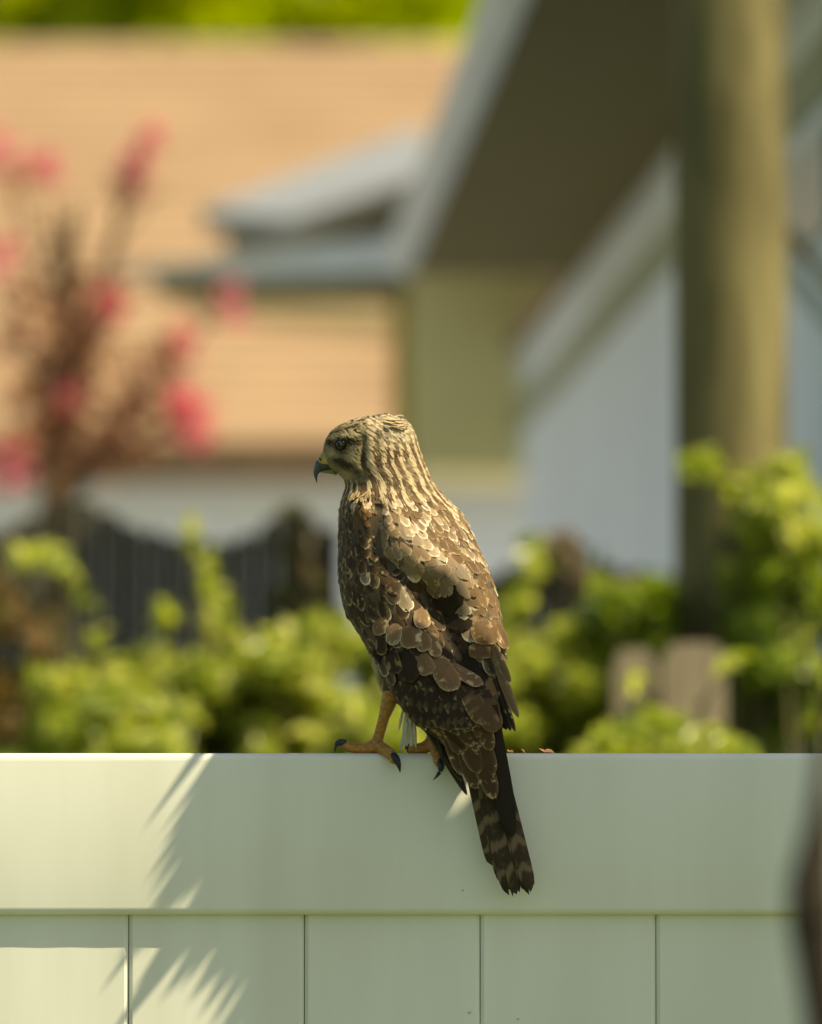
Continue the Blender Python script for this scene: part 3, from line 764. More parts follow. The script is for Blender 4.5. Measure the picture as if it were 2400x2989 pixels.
class Plume:
    """collects feathers; each can become an object or be joined"""
    def __init__(s): s.items = []
    def add(s, V, F, base, fr, strength, fw, edge, uv, bar, nrm):
        n = len(V)
        s.items.append((np.asarray(V), F, np.tile([*base, strength], (n, 1)), np.tile([*fr, fw], (n, 1)), edge, uv, np.full(n, bar) if np.isscalar(bar) else bar, nrm))
    def objects(s, name, parent):
        for V, F, a, b_, e, uv, br_, nr_ in s.items:
            mobj(name, V, F, M_FEATHER, parent, True, {'fcol': ('FLOAT_COLOR', a), 'ffr': ('FLOAT_COLOR', b_), 'fedge': ('FLOAT', e), 'fbar': ('FLOAT', br_), 'fnrm': ('FLOAT_VECTOR', nr_)}, uv)
    def joined(s, name, parent):
        Vs, Fs, n = [], [], 0
        for it in s.items:
            Vs.append(it[0]); Fs += [tuple(i+n for i in f) for f in it[1]]; n += len(it[0])
        cat = lambda k: np.concatenate([it[k] for it in s.items])
        o = mobj(name, np.concatenate(Vs), Fs, M_FEATHER, parent, True, {'fcol': ('FLOAT_COLOR', cat(2)), 'ffr': ('FLOAT_COLOR', cat(3)), 'fedge': ('FLOAT', cat(4)), 'fbar': ('FLOAT', cat(6)), 'fnrm': ('FLOAT_VECTOR', cat(7))}, cat(5))
        return tag(o, kind='stuff')

def grid_faces(ns, nt):
    return [(i*nt+k, i*nt+k+1, (i+1)*nt+k+1, (i+1)*nt+k) for i in range(ns-1) for k in range(nt-1)]
GF, GH = grid_faces(len(S_F), len(T_F)), grid_faces(len(S_H), len(T_H))

def edge_of(TT, HW, S, L, W):
    """distance to the feather's rim in px, biased so the pale rim is uneven: wider at the tip and on one vane"""
    e = np.minimum(HW*(1-np.abs(TT)), ((1-S)*L)[:, None]+0*TT)
    k = random.uniform(-1, 1)
    return (e + np.maximum(0, k*TT)*W*.10*random.random() + (1-S)[:, None]*W*.07 + random.uniform(-.6, 1.2)).ravel()
def f_env(pl, x0, y0, L, W, phi, base, fr, strength=1, fw=5, lift=.0035, off=0, bar=0, th0=None, fine=True, tip=2.4, ragged=1.0, cup=.0012):
    """feather lying on the body: root at (x0,y0), following the body axis turned by phi"""
    S, T, G = (S_F, T_F, GF) if fine else (S_H, T_H, GH)
    th = theta_of(x0, y0) if th0 is None else th0
    y = y0; prev = 0.0; cth, cy, axx = [], [], []
    for s in S:
        ds = (s-prev)*L; prev = s
        c, w, _, d = tab(y)
        met = math.sqrt((w*math.cos(th))**2 + (d/K*math.sin(th))**2) + 1e-3
        y = y + ds*math.cos(phi); th = th + ds*math.sin(phi)/met
        cth.append(th); cy.append(y); axx.append(met)
    cth, cy, met = np.array(cth), np.array(cy), np.array(axx)
    hw = W*.5*profile(S, tip)
    TT, HW = np.meshgrid(T, hw)
    rag = rng.uniform(-1, 1, (1, len(T)))*ragged*np.where(S > .9, 1.6, 0)[:, None]
    a = TT*HW
    yy = cy[:, None] - a*math.sin(phi) + rag*L*.012
    tt = cth[:, None] + a*math.cos(phi)/met[:, None]
    o = off - .0006 + lift*(S**1.4)[:, None] + cup*(1-TT**2) + 0*TT
    V = env(tt.ravel(), yy.ravel(), o.ravel())
    edge = edge_of(TT, HW, S, L, W)
    uv = np.stack([((TT+1)/2).ravel(), (S[:, None]+0*TT).ravel()], 1)
    pl.add(V, G, base, fr, strength, fw, edge, uv, bar, env_normal(tt.ravel(), yy.ravel()))

def f_line(pl, p0, p1, W, base, fr, strength=1, fw=5, off=.0025, lift=.0025, bar=0, bend=0.0, tip=2.4, Y=None, roll=0.0, cup=.0015, basew=.55, start=.62, vscale=1.0, ragged=1.0):
    """feather from pixel p0 to pixel p1: on the body, or with its own depths Y=(root, tip)"""
    S, T = S_F, T_F
    p0, p1 = np.array(p0, float), np.array(p1, float)
    d = p1-p0; L = np.hypot(*d); d = d/L; n = np.array([-d[1], d[0]])
    C = p0 + np.outer(S*L, d) + np.outer(bend*L*4*S*(1-S), n)
    hw = W*.5*profile(S, tip, start, basew)
    TT, HW = np.meshgrid(T, hw)
    rag = rng.uniform(-1, 1, (1, len(T)))*np.where(S > .9, 1.5*ragged, 0)[:, None]
    P = C[:, None, :] + (TT*HW)[:, :, None]*n + (rag*L*.010)[:, :, None]*d
    X, Yp = P[..., 0].ravel(), P[..., 1].ravel()
    rise = np.clip(S/.55, 0, 1)[:, None]; rise = rise*rise*(3-2*rise) if Y is None else 1.0
    o = (-.0008 + (off+.0008)*rise + lift*(S**1.3)[:, None] + cup*(1-TT**2)).ravel()
    if Y is None:
        tq = theta_of(X, Yp); V = env(tq, Yp, o); NR = env_normal(tq, Yp)
    else:
        Yd = (Y[0] + (Y[1]-Y[0])*S[:, None] + roll*TT*HW*K).ravel() - o
        x_, _, z_ = px(X, Yp, Yd)
        V = np.stack([x_, Yd, z_], -1)
        NR = np.tile([n[0]*roll, -1.0, 0.08], (len(V), 1))
    edge = edge_of(TT, HW, S, L, W)
    uv = np.stack([((TT+1)/2).ravel(), (S[:, None]*vscale+0*TT).ravel()], 1)
    pl.add(V, GF, base, fr, strength, fw, edge, uv, bar, NR)

HB = (px(1180, 2198, .02)[0], .02, ZT)
hawk = empty('hawk', HB, 'brown streaked young hawk perched on the white rail with its head in profile', 'bird')

# --- body: one continuous mesh of head, trunk, legs and toes
NV, NT = 110, 48
ys = np.concatenate([np.linspace(1207.2, 1230, 10), np.linspace(1233, 2180, NV)])
ths = np.linspace(-math.pi, math.pi, NT, endpoint=False)
TH, YG = np.meshgrid(ths, ys)
V = env(TH.ravel(), YG.ravel(), -.0012).reshape(-1, 3)
F = [(i*NT+k, i*NT+(k+1) % NT, (i+1)*NT+(k+1) % NT, (i+1)*NT+k) for i in range(len(ys)-1) for k in range(NT)]
F += [tuple(range(NT-1, -1, -1)), tuple((len(ys)-1)*NT+k for k in range(NT))]
bb = MB(); bb.add(V, F)
def pv(x, y, Y): a = px(x, y, Y); return Vector((float(a[0]), Y, float(a[2])))
LEGS = [  # polylines (x, y, Y, radius)
 [(1178,1930,.012,.012),(1152,2005,.010,.0105),(1138,2040,.010,.0078),(1122,2092,.008,.0050),(1107,2145,.012,.0047),(1098,2176,.014,.0060)],
 [(1098,2176,.014,.0066),(1068,2186,.012,.0052),(1040,2184,.011,.0048),(1018,2178,.010,.0050),(1002,2172,.010,.0036)],
 [(1098,2176,.014,.0066),(1120,2186,.004,.0054),(1137,2197,-.0035,.0050),(1148,2210,-.0075,.0048),(1152,2220,-.0095,.0038)],
 [(1098,2176,.014,.006),(1112,2184,.030,.0050),(1118,2188,.043,.0045)],
 [(1098,2176,.014,.006),(1072,2184,.030,.0048),(1060,2188,.041,.0042)],
 [(1300,1960,.000,.012),(1285,2060,.008,.009),(1270,2130,.012,.0064),(1262,2172,.014,.0068)],
 [(1262,2172,.014,.0066),(1232,2184,.012,.0052),(1212,2186,.011,.0048),(1196,2184,.010,.0046),(1190,2180,.010,.0034)],
 [(1262,2172,.014,.0066),(1272,2188,.003,.0054),(1278,2204,-.0050,.0050),(1281,2222,-.0085,.0048),(1283,2232,-.0095,.0036)],
 [(1262,2172,.014,.006),(1275,2184,.030,.0050),(1280,2188,.043,.0045)],
 [(1262,2172,.014,.006),(1300,2184,.024,.0048),(1322,2188,.030,.0042)],
]
for leg in LEGS:
    pts = [pv(a, b_, c) for a, b_, c, r in leg]; rad = [q[3] for q in leg]
    # resample for roundness, close the tip
    P2, R2 = [], []
    for i in range(len(pts)-1):
        for f in (0, .25, .5, .75):
            P2.append(pts[i].lerp(pts[i+1], f)); R2.append(rad[i]*(1-f)+rad[i+1]*f)
    P2.append(pts[-1]); R2.append(rad[-1])
    dv = (P2[-1]-P2[-2]).normalized()
    P2.append(P2[-1]+dv*rad[-1]*.6); R2.append(rad[-1]*.6)
    bb.tube(P2, R2, 12)
body = bb.build('body', [M_SKIN, M_LEG], hawk, True)
rm = body.modifiers.new('remesh', 'REMESH'); rm.mode = 'VOXEL'; rm.voxel_size = .0013; rm.use_smooth_shade = True
dg = bpy.context.evaluated_depsgraph_get()
me2 = bpy.data.meshes.new_from_object(body.evaluated_get(dg))
body.modifiers.clear()
old = body.data; body.data = me2
if len(me2.materials) == 0: me2.materials.append(M_SKIN)
if len(me2.materials) == 1: me2.materials.append(M_LEG)
co = np.empty(len(me2.vertices)*3); me2.vertices.foreach_get('co', co); co = co.reshape(-1, 3) + np.array(HB)
zleg = ZT + (2198-2015)*K
# part of the legs: near a leg axis below the thigh
def near_leg(p):
    best = 9
    for li in (0, 1, 2, 3, 4, 5, 6, 7, 8, 9):
        leg = LEGS[li]
        for i in range(len(leg)-1):
            a, b_ = pv(*leg[i][:3]), pv(*leg[i+1][:3]); ab = b_-a
            t = max(0, min(1, (p-a).dot(ab)/ab.length_squared)); best = min(best, (p-(a+ab*t)).length - max(leg[i][3], leg[i+1][3]))
    return best
mi = np.zeros(len(me2.polygons), dtype=np.int32)
isleg = np.zeros(len(me2.vertices), dtype=bool)
cand = np.where(co[:, 2] < zleg)[0]
for i in cand:
    if near_leg(Vector(co[i])) < .0012: isleg[i] = True
for p in me2.polygons:
    if all(isleg[v] for v in p.vertices): mi[p.index] = 1
me2.polygons.foreach_set('material_index', mi)
me2.polygons.foreach_set('use_smooth', [True]*len(me2.polygons))
me2.update()

# --- talons
def talon(pts, r0):
    pts = [pv(*p) for p in pts]
    P2 = []
    for i in range(13):                          # smooth quadratic curve through the three points
        t = i/12.0
        c = pts[1]*2 - (pts[0]+pts[2])*.5
        P2.append(pts[0]*(1-t)**2 + c*2*t*(1-t) + pts[2]*t**2)
    MB().tube(P2, [r0*(1-(i/12.0)**1.5)+.0003 for i in range(13)], 10).build('talon', M_CLAW, hawk, True)
talon([(1008,2170,.010),(986,2170,.008),(978,2196,.006)], .0034)
talon([(1148,2206,-.008),(1162,2226,-.0125),(1168,2254,-.0115)], .0037)
talon([(1281,2218,-.0085),(1287,2244,-.0130),(1265,2276,-.0115)], .0036)
talon([(1196,2180,.010),(1188,2178,.008),(1190,2194,.007)], .0030)
talon([(1118,2186,.041),(1122,2190,.050),(1124,2212,.051)], .0034)
talon([(1280,2186,.041),(1284,2190,.050),(1286,2212,.051)], .0034)

# --- beak, cere, eyes
def loft(name, secs, mat, Yc=.068, seg=16, p=1.0):
    V = []; n = len(secs)
    for (tx, ty, bx, by, d) in secs:
        for k in range(seg):
            a = 2*math.pi*k/seg
            f = (1+math.cos(a))/2
            x_, y_ = bx+(tx-bx)*f, by+(ty-by)*f
            V.append(pv(x_, y_, Yc - d*math.sin(a)))
    F = [(i*seg+k, i*seg+(k+1) % seg, (i+1)*seg+(k+1) % seg, (i+1)*seg+k) for i in range(n-1) for k in range(seg)]
    F += [tuple(range(seg-1, -1, -1)), tuple((n-1)*seg+k for k in range(seg))]
    return mobj(name, V, F, mat, hawk, True)
beak = loft('beak', [(938,1330,978,1368,.0088),(929,1337,962,1372,.0082),(921,1346,947,1374,.0070),(916,1356,938,1377,.0058),(913.5,1368,932,1382,.0045),(914,1380,928.5,1388,.0033),(917,1392,927,1396,.0021),(921,1402,926.5,1403,.0011),(925.5,1411,926,1410,.0003)], M_BEAK)
cere = loft('cere', [(960,1300,980,1368,.0102),(948,1312,970,1371,.0098),(938,1321,957,1367,.0094),(931,1330,947,1364,.0087),(926,1337,940,1358,.0080),(925,1340,936,1354,.0070)], M_CERE)
loft('lower_mandible', [(982,1364,984,1388,.0080),(968,1366,970,1384,.0076),(953,1369,955,1382,.0062),(940,1372,942,1380,.0046),(932,1375,934,1378,.0025)], M_MAND)
nos = pv(936, 1341, .0598)
MB().tube([nos + Vector((-.0012, .001, .001)), nos, nos + Vector((.0014, .0012, -.0010))], [.0006, .0011, .0006], 8).build('nostril', M_PUPIL, cere, True)
def ball(name, c, r, mat, parent, sq=(1, 1, 1)):
    bm = bmesh.new(); bmesh.ops.create_uvsphere(bm, u_segments=24, v_segments=16, radius=r)
    V = [(c.x+v.co.x*sq[0], c.y+v.co.y*sq[1], c.z+v.co.z*sq[2]) for v in bm.verts]; F = [[v.index for v in f.verts] for f in bm.faces]; bm.free()
    return mobj(name, V, F, mat, parent, True)
for sgn in (1, -1):
    th = theta_of(991, 1298)
    e = env(np.array([th if sgn > 0 else math.pi-th]), np.array([1298.]), np.array([-.0012]))[0]
    ec = Vector(e)
    eye = ball('eye', ec, .0052, M_IRIS, hawk)
    nrm = Vector((math.sin(th)/ (137*K), -math.cos(th)/.027*sgn, 0)).normalized()
    ball('pupil', ec + nrm*.0032, .0027, M_PUPIL, eye)
    # eyelid ring
    a1 = nrm.cross(Vector((0, 0, 1))).normalized(); a2 = nrm.cross(a1)
    ring = [ec + nrm*.0030 + (a1*math.cos(t)*.0047 + a2*math.sin(t)*.0044) for t in np.linspace(0, 2*math.pi, 25)]
    MB().tube(ring, [.0008]*25, 6).build('eyelid', M_PUPIL, eye, True)

# --- plumage colours
DARK, BROWN, TAN, PALE = (.027, .015, .0055), (.115, .062, .024), (.200, .124, .062), (.56, .43, .25)
BUFF, WHITE, BLACK = (.34, .235, .105), (.68, .58, .42), (.018, .012, .006)
def mixc(a, b_, f): return tuple(a[i]*(1-f)+b_[i]*f for i in range(3))
def vary(c, s=.14):
    k = 1+random.uniform(-s, s); return tuple(min(1, v*k) for v in c)

# head: small streaked feathers
def blob(x, y, cx, cy, rx, ry): return math.exp(-((x-cx)/rx)**2-((y-cy)/ry)**2)
def head_color(x, y):
    """base, fringe, strength for a head feather at photograph pixel x,y"""
    face = max(0, min(1, (1066-x)/18.0)) * max(0, min(1, (1400-y)/20.0))
    c = mixc(BROWN, DARK, .25); f = PALE; st = .95
    if face > 0:
        fc = (.30, .235, .115)
        k = max(blob(x, y, 1012, 1282, 34, 9), blob(x, y, 962, 1290, 12, 9), blob(x, y, 992, 1300, 26, 23), .8*blob(x, y, 1040, 1285, 20, 14), .9*blob(x, y, 985, 1340, 26, 13), blob(x, y, 1005, 1352, 26, 12), blob(x, y, 1054, 1335, 10, 34), .7*blob(x, y, 1030, 1370, 22, 16))
        k = max(k, .85*max(0, 1-abs((y-(1262-.28*(x-960)))/9.0)) if x < 1045 else 0)
        k2 = max(blob(x, y, 1005, 1262, 42, 8), .8*blob(x, y, 962, 1318, 14, 14), .9*blob(x, y, 1022, 1322, 18, 18), blob(x, y, 1000, 1385, 22, 14), blob(x, y, 1008, 1402, 14, 14))
        cc = mixc(mixc(fc, (.48, .38, .20), min(1, k2)), (.040, .026, .011), min(1, 1.25*k*(1-.5*k2)))
        c = mixc(c, cc, face); f = mixc(f, tuple(min(1, v*1.25) for v in cc), face); st = .95-.70*face
    w = max(blob(x, y, 1145, 1238, 55, 28), .8*blob(x, y, 1105, 1228, 45, 18))  # brightness of the sunlit crown back is put into the colour
    c = mixc(c, (.52, .42, .28), min(1, 1.1*w)); f = mixc(f, WHITE, min(1, w))
    return c, f, st
head = Plume()
yy_ = 1446.0
while yy_ > 1212:
    c_, w_, _, d_ = tab(yy_)
    circ = math.pi*(3*(w_+d_/K)-math.sqrt((3*w_+d_/K)*(w_+3*d_/K)))
    nn = max(6, int(circ/5.6)); ph = random.random()
    for k in range(nn):
        th = -math.pi + 2*math.pi*(k+ph+random.uniform(-.25, .25))/nn
        x_ = c_ + w_*math.sin(th)
        if x_ < 940 and False: continue
        if math.hypot(x_-991, yy_-1298) < 15: continue
        back = math.cos(th) < 0
        # direction: backwards over the crown, then down the neck
        prog = np.clip(((x_-1010)*.55+(yy_-1235))/150.0, 0, 1)
        ang = math.radians(78*(1-prog)+4)           # measured from straight down, towards the nape
        if back: ang = -ang
        face = (x_ < 1066 and yy_ < 1395)
        L_ = (13 if face else 36)*random.uniform(.8, 1.3); W_ = (6.5 if face else 7.5)*random.uniform(.8, 1.25)
        L_ *= 1 + max(0, (yy_-1330)/230.0)*.7; W_ *= 1 + max(0, (yy_-1330)/230.0)*.7
        cl, fr, st = head_color(x_, yy_)
        cl = vary(cl, .07 if face else .18)
        if not face:
            sk = math.sin(th*25+1.9*math.sin(yy_*.023)+1.1*math.sin(x_*.05)) + random.uniform(-.55, .55)
            cl = mixc(cl, PALE, .85) if sk > .38 else mixc(cl, DARK, .35)
            st = .9 if sk > .2 else .45
        f_env(head, x_, yy_+random.uniform(-5, 5), L_, W_, ang, cl, vary(fr), st, 2.0, lift=random.uniform(.0006, .0016)*(.5 if face else 1), th0=th, fine=False, tip=1.6, cup=.0006)
    yy_ -= 6 if yy_ < 1400 else 7.5
for i in range(90):                                     # crown, lying back over the top of the head
    x_ = random.uniform(985, 1165); y_ = float(np.interp(x_, [985, 1030, 1100, 1140, 1165], [1243, 1226, 1212, 1211, 1218])) + random.uniform(0, 14)
    cl = mixc(PALE, WHITE, random.random()*.8) if random.random() < .22 + max(0, (x_-1040)/110.) else mixc(DARK, BROWN, .5)  # paler towards the back, painting in the sun on the crown
    f_line(head, (x_, y_), (x_+random.uniform(16, 28), y_+random.uniform(-7, 6)-(1090-x_)*.05), 8, vary(cl), mixc(PALE, WHITE, .4), .6, 2.0, off=.0012, lift=.0016, tip=1.7, Y=(.068+random.uniform(-.014, .014), .068+random.uniform(-.014, .014)))
# crown-back crest tuft
for i in range(30):
    x_ = random.uniform(1110, 1172); y_ = random.uniform(1220, 1244)
    f_line(head, (x_, y_), (x_+random.uniform(18, 30), y_+random.uniform(0, 14)), 6, vary((.42, .32, .19)), PALE, .6, 2, off=.0006, lift=.0022, tip=1.6)
head.joined('head_plumage', body)

# trunk and wings: rows of overlapping feathers
def side(x, y):
    """which part of the plumage: left wing, tan scapulars, mantle, right wing"""
    # boundary of the left wing, whose self-shadow is put into darker coverts
    xb = np.interp(y, [1440, 1475, 1570, 1640, 1700, 1800, 1900, 2000, 2130], [1085, 1098, 1095, 1128, 1235, 1268, 1300, 1400, 1470])
    if x < xb: return 'left'
    xt = np.interp(y, [1440, 1500, 1560, 1620, 1700, 1740], [1125, 1170, 1225, 1290, 1330, 1290])
    if x < xt and y < 1725: return 'tan'
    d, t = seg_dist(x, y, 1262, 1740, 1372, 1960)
    if d < 50 and x < 1300+ (y-1700)*.55: return 'shaded_hollow'
    xr = np.interp(y, [1440, 1600, 1750, 1900], [1400, 1360, 1370, 1390])
    return 'right' if x > xr and y > 1560 else 'mantle'
FLECKS = np.array([(1150,1452),(1225,1460),(1135,1488),(1172,1518),(1192,1540),(1212,1562),(1232,1584),(1250,1602),(1270,1620),(1238,1500),(1256,1524),(1315,1640),(1205,1642),(1265,1648),(1358,1698),(1300,1490),(1338,1534),(1360,1572),(1380,1630),(1410,1640),(1358,1775),(1442,1706),(1200,1672),(1390,1802),(1150,1850),(1240,1818),(1180,1768),(1104,1752),(1075,1690),(1125,1702),(1420,1840),(1330,1600)], dtype=float)
P_left, P_right, P_mantle, P_under = Plume(), Plume(), Plume(), Plume()
yv = 2075.0
while yv > 1425:
    Lr = float(np.interp(yv, [1420, 1500, 1600, 1750, 1850, 1950, 2080], [42, 52, 66, 84, 92, 98, 100]))
    Wr = float(np.interp(yv, [1420, 1500, 1600, 1750, 1900, 2080], [22, 30, 42, 54, 56, 52]))
    c_, w_, _, d_ = tab(yv)
    circ = math.pi*(3*(w_+d_/K)-math.sqrt((3*w_+d_/K)*(w_+3*d_/K)))
    nn = max(8, int(circ/(Wr*.72))); ph = random.random()
    for k in range(nn):
        th = -math.pi + 2*math.pi*(k+ph+random.uniform(-.22, .22))/nn
        x_ = c_ + w_*math.sin(th); y0 = yv + random.uniform(-.14, .14)*Lr
        L_, W_ = Lr*random.uniform(.88, 1.12), Wr*random.uniform(.85, 1.15)
        if math.cos(th) < -.25:                        # far side: buff breast with brown spots
            f_env(P_under, x_, y0, L_, W_, random.uniform(-.1, .1), vary(mixc(BUFF, PALE, .4)), BROWN, .3, 8, th0=th, fine=False)
            continue
        rg = side(x_, y0+L_*.6)
        ymid = y0+L_*.5
        phi = random.gauss(0, .13)
        if rg == 'left':
            cl = vary(mixc(DARK, BROWN, random.choice([0, .1, .25, .5]) if yv > 1800 else .05 + .2*random.random())); fr = vary(mixc(BUFF, PALE, .35), .2); st, fw = random.uniform(.6, 1), 4.2
            if random.random() < .13: fr, fw = PALE, 6.5
            W_ *= .95; phi += .16
            pl = P_left
        elif rg == 'tan':
            cl = vary(mixc(TAN, (.23, .165, .11), random.random())); fr = PALE; st, fw = random.uniform(.3, .95), 4
            if random.random() < .2: fw = 9
            pl = P_mantle; L_ *= 1.1; phi += .35
        elif rg == 'shaded_hollow':
            cl = vary(mixc(BLACK, DARK, .4)); fr = BROWN; st, fw = .25, 4; pl = P_left  # shade between the wings is put into these near-black feathers
        elif rg == 'right':
            cl = vary(mixc(BROWN, TAN, .25)); fr = mixc(BUFF, PALE, .45); st, fw = random.uniform(.6, 1), 4.6; pl = P_right
            W_ *= 1.12; phi += .05
        else:
            cl = vary(mixc(BROWN, TAN, random.uniform(.05, .4))); fr = PALE; st, fw = random.choice([.25, .5, .9, 1]), random.choice([3, 4, 5.5])
            if random.random() < .22: fw = 9; st = 1; fr = WHITE
            pl = P_mantle; phi += .18
        xm, ym = float(c_ + (w_*math.sin(th)) + L_*.25), y0 + L_*.62
        if math.cos(th) > 0 and np.hypot(FLECKS[:, 0]-xm, FLECKS[:, 1]-ym).min() < 15:
            fr, st, fw = mixc(PALE, WHITE, .75), 1, random.uniform(7.5, 11); cl = mixc(cl, PALE, .22)
        if math.hypot(x_-1062, y0-1478) < 34: cl = vary((.105, .052, .018)); fr = (.22, .12, .045); W_ *= .7; L_ *= .8
        if math.hypot(x_-1060, y0-1440) < 20: cl = vary(mixc(BUFF, BROWN, .3)); fr = PALE; W_ *= .55; L_ *= .8
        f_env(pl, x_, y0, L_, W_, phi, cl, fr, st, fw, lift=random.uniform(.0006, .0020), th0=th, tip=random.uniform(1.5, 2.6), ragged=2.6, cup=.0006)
    yv -= Lr*.37

# folded left wing: coverts and flight feathers placed one by one
FL = Plume(); FR = Plume(); TL_ = Plume(); UC = Plume()
nsec = 12
for i in range(nsec):                                   # secondaries, inner ones on top
    f = i/(nsec-1)
    tx, ty = 1232+f*205, 2118+13*math.sin(f*3.1)-f*6
    b0 = (tx-150+f*70, ty-225+f*45)
    f_line(FL, b0, (tx, ty), 46, vary(mixc(DARK, BLACK, .25)), mixc(BUFF, PALE, .25), .55, 3.5, off=.0016+.0002*i, lift=.0006, cup=.0004, bar=.14, bend=-.03, tip=2.8, basew=.7, vscale=random.uniform(.95, 1.05))
for (a, b_, W_, cl, fr, st, fw) in (
    ((1110,1850),(1128,1912),34,DARK,BUFF,.9,4), ((1137,1880),(1166,1968),42,DARK,BUFF,.8,4), ((1176,1890),(1208,1992),62,DARK,BROWN,.6,4),
    ((1112,1905),(1140,1975),26,DARK,PALE,.9,6), ((1132,1940),(1160,2000),24,DARK,PALE,.8,6),
    ((1105,1800),(1127,1852),48,mixc(BROWN,TAN,.5),PALE,.9,4), ((1160,1812),(1152,1884),42,mixc(TAN,BROWN,.3),WHITE,.9,6), ((1196,1815),(1206,1892),60,mixc(BROWN,TAN,.4),PALE,1,4.5),
    ((1228,1840),(1246,1900),46,mixc(BROWN,TAN,.4),PALE,1,4.5), ((1252,1832),(1277,1916),42,mixc(BROWN,TAN,.5),PALE,.8,4), ((1226,1765),(1238,1834),50,mixc(BROWN,TAN,.5),PALE,.9,6),
    ((1216,1895),(1258,1968),52,mixc(BROWN,TAN,.6),PALE,.7,4)):
    f_line(FL, a, b_, W_, vary(cl, .08), fr, st, fw, off=.0026, lift=.0018, cup=.0008, tip=random.uniform(2.2, 3.2))
for (a, b_, W_, cl, fr, st, fw, o) in (
    ((1345,1975),(1404,2112),56,mixc(DARK,BROWN,.6),BUFF,.7,4,.0060), ((1385,1990),(1432,2136),62,mixc(DARK,BROWN,.5),BUFF,.5,4,.0068),
    ((1318,1935),(1404,1998),44,mixc(BROWN,TAN,.5),PALE,.8,4,.0078), ((1270,1912),(1328,2014),68,mixc(TAN,BROWN,.6),mixc(BUFF,PALE,.6),1,5,.0088)):
    f_line(FL, a, b_, W_, cl, fr, st, fw, off=o-.002, lift=.0020, cup=.0008, bar=.25 if W_ in (56,) else 0)
for i, (a, b_, W_) in enumerate((((1085,1890),(1290,2200),26), ((1110,1920),(1322,2240),30), ((1140,1960),(1347,2278),34), ((1180,2010),(1362,2318),34))):
    f_line(FL, a, b_, W_, vary(BLACK), mixc(DARK, BUFF, .5), .6, 3, Y=(-.006-.001*i, -.030-.0012*i), off=.001, lift=0, bend=-.02, tip=1.8, basew=.8, roll=-.25)
# right wing tip
for i, (a, b_, W_, cl, fr, st) in enumerate((
    ((1418,1960),(1478,2128),30,BLACK,DARK,.5), ((1428,1950),(1490,2132),28,BLACK,BUFF,.7), ((1440,1930),(1504,2134),26,DARK,PALE,.9), ((1440,1890),(1513,2092),30,TAN,PALE,.7), ((1440,1880),(1490,1990),26,mixc(BROWN,TAN,.6),PALE,.9))):
    f_line(FR, a, b_, W_, vary(cl, .05), fr, st, 4, Y=(-.014, -.026-.0015*i), off=.001, lift=.0, tip=1.8, bend=.03, roll=.5)
for (a, b_, W_, cl, fr) in (((1390,1805),(1421,1880),56,BROWN,BUFF), ((1436,1812),(1457,1894),42,BROWN,PALE), ((1404,1862),(1416,1922),58,BROWN,BUFF), ((1420,1905),(1437,1974),24,DARK,PALE)):
    f_line(FR, a, b_, W_, vary(cl, .08), fr, .9, 4.5, off=.0022, lift=.002, cup=.0008)

# tail: barred feathers, folded
tails = [((1360,2060),(1490,2604),54,0,.10), ((1372,2060),(1500,2600),52,1,.05), ((1388,2060),(1510,2590),50,2,0), ((1400,2060),(1542,2592),50,3,-.05), ((1412,2060),(1546,2596),46,4,-.1), ((1350,2060),(1470,2572),44,-1,.12), ((1340,2080),(1440,2530),40,-2,.12)]
for (a, b_, W_, i, rl) in sorted(tails, key=lambda q: q[3]):
    f_line(TL_, a, b_, W_, vary((.045, .029, .014), .12), (.185, .135, .075), .25, 3, vscale=1.55, ragged=2.2, Y=(-.030, -.020-.0014*(i+2)), off=.001, lift=0, bar=.75, tip=3.2, basew=.75, roll=rl, start=.86)
f_line(TL_, (1428,2060), (1494,2440), 62, BLACK, DARK, .4, 3, Y=(-.036, -.033), off=.001, lift=0, tip=2.0, basew=.8, start=.6, bend=.012)  # folded outer feather, its shade put into the black
for (a, b_, W_, st, o) in (((1290,2090),(1352,2262),46,.9,0), ((1330,2100),(1392,2300),56,.8,.001), ((1370,2120),(1444,2330),56,1,.002), ((1340,2090),(1398,2256),60,1,.0035), ((1390,2100),(1440,2262),46,.9,.003), ((1352,2080),(1390,2192),58,1,.005), ((1400,2080),(1432,2190),44,.8,.0055), ((1378,2070),(1396,2152),56,1,.0068), ((1300,2090),(1340,2200),40,.9,.003)):
    f_line(UC, a, b_, W_, vary(mixc(DARK, BROWN, .45)), mixc(BUFF, PALE, .45), st, 4.5, Y=(-.037-o, -.034-o), off=.001, lift=.001, tip=2.2)
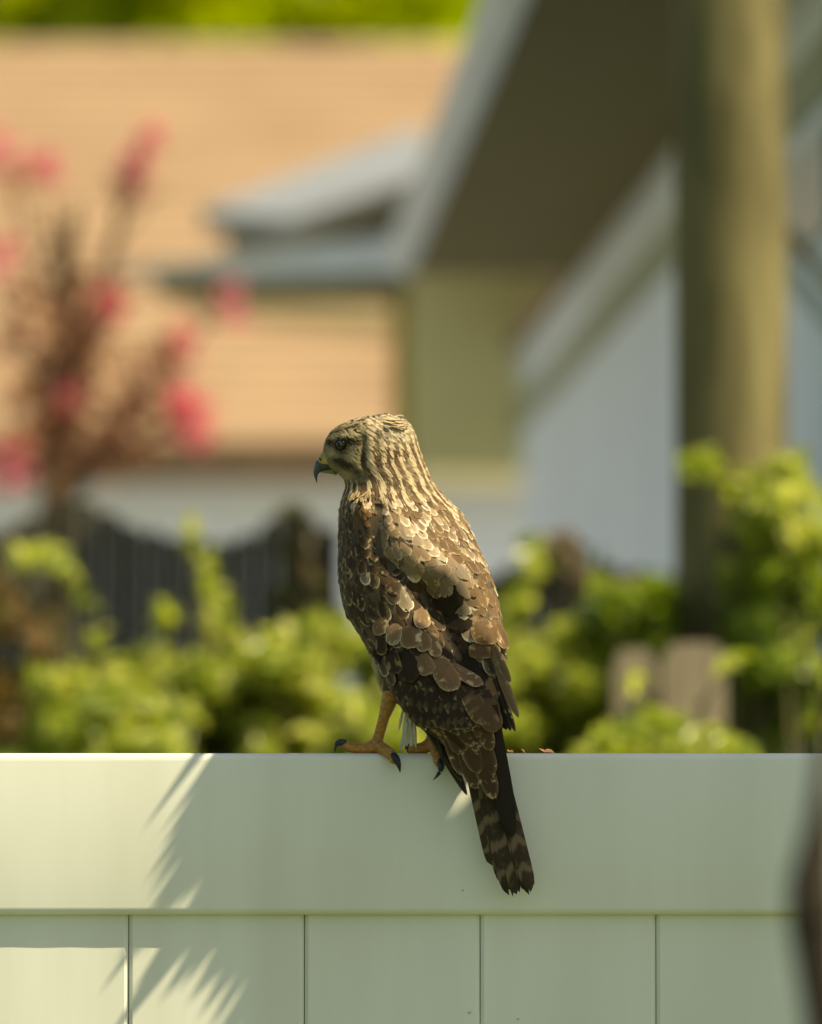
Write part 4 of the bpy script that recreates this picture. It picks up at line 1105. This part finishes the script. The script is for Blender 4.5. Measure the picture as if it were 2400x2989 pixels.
# pale thigh feathers and the white fluff between the legs
TF = Plume()
for i in range(26):
    x_ = random.uniform(1085, 1120); y_ = 1890+(x_-1085)*2.2+random.uniform(-20, 25)
    f_line(TF, (x_, y_), (x_+random.uniform(4, 16), y_+random.uniform(40, 65)), 14, vary((.42, .34, .2)), PALE, .5, 3, Y=(.010+random.uniform(-.006, .008), .010), off=0, lift=0, tip=1.7)
for i in range(44):
    x_ = random.uniform(1178, 1214); y_ = random.uniform(2060, 2130)
    f_line(TF, (x_, y_), (x_+random.uniform(-20, 8), min(2194, y_+random.uniform(50, 90))), 9, vary((.62, .57, .45)), (.7, .65, .52), .6, 3, Y=(.006+random.uniform(-.003, .004), .008), off=0, lift=0, tip=1.5)
for i in range(26):                                    # ragged wisps on the neck and shoulder tuft
    x_ = random.uniform(1032, 1085); y_ = random.uniform(1432, 1452)
    f_line(TF, (x_, y_), (x_+random.uniform(-8, 12), y_+random.uniform(12, 26)), 4.5, vary(mixc(BUFF, BROWN, .3)), PALE, .5, 2, off=.0015, lift=.002, tip=1.5)

def wing_shell(name, t0_, t1_, y0_, y1_):
    """thin under-layer of a folded wing"""
    TT, Y_ = np.meshgrid(np.linspace(t0_, t1_, 16), np.linspace(y0_, y1_, 26))
    A_ = env(TT.ravel(), Y_.ravel(), .0004); B_ = env(TT.ravel(), Y_.ravel(), -.0030)
    n = len(A_); g = grid_faces(26, 16)
    F = g + [tuple(i+n for i in f[::-1]) for f in g]
    bd = [i for i in range(16)] + [r*16+15 for r in range(1, 26)] + [25*16+k for k in range(14, -1, -1)] + [r*16 for r in range(24, 0, -1)]
    F += [(bd[i], bd[(i+1) % len(bd)], bd[(i+1) % len(bd)]+n, bd[i]+n) for i in range(len(bd))]
    return mobj(name, np.concatenate([A_, B_]), F, M_SKIN, hawk, True)
wl = wing_shell('wing', -1.9, .15, 1470, 2100)
tag(wl, 'shaded wing, the shade also put into its dark scalloped coverts')
wr = wing_shell('wing', .75, 1.9, 1560, 2080)
P_left.objects('covert_feather', wl); FL.objects('flight_feather', wl)
P_right.objects('covert_feather', wr); FR.objects('flight_feather', wr)
P_mantle.objects('back_feather', body)
TL_.objects('tail_feather', hawk); UC.objects('tail_covert_feather', hawk)
P_under.joined('breast_plumage', body); TF.joined('leg_plumage', body)
print('feathers', len(P_left.items), len(P_right.items), len(P_mantle.items), len(P_under.items), 'head', len(head.items), 'shade leaves', cnt)

# crumbs of dry leaf on the rail beside the tail
for k, (x_, y_, lab) in enumerate(((1515, 2195, 'small brown leaf crumb on the rail right beside the tail'), (1590, 2195, 'tan dry leaf crumb on the rail a little away from the tail'))):
    c = pv(x_, y_, .016)
    V, F = leaf_cloud([((c.x, c.y, ZT + .0016), (.008, .005, .0006))], 2, .008, .4, .8)
    V[:, 2] = np.maximum(V[:, 2], ZT + .0003)
    tag(mobj('leaf_crumb', V, F, M_LEAF_R, origin=(c.x, c.y, ZT)), lab, 'leaf crumb')
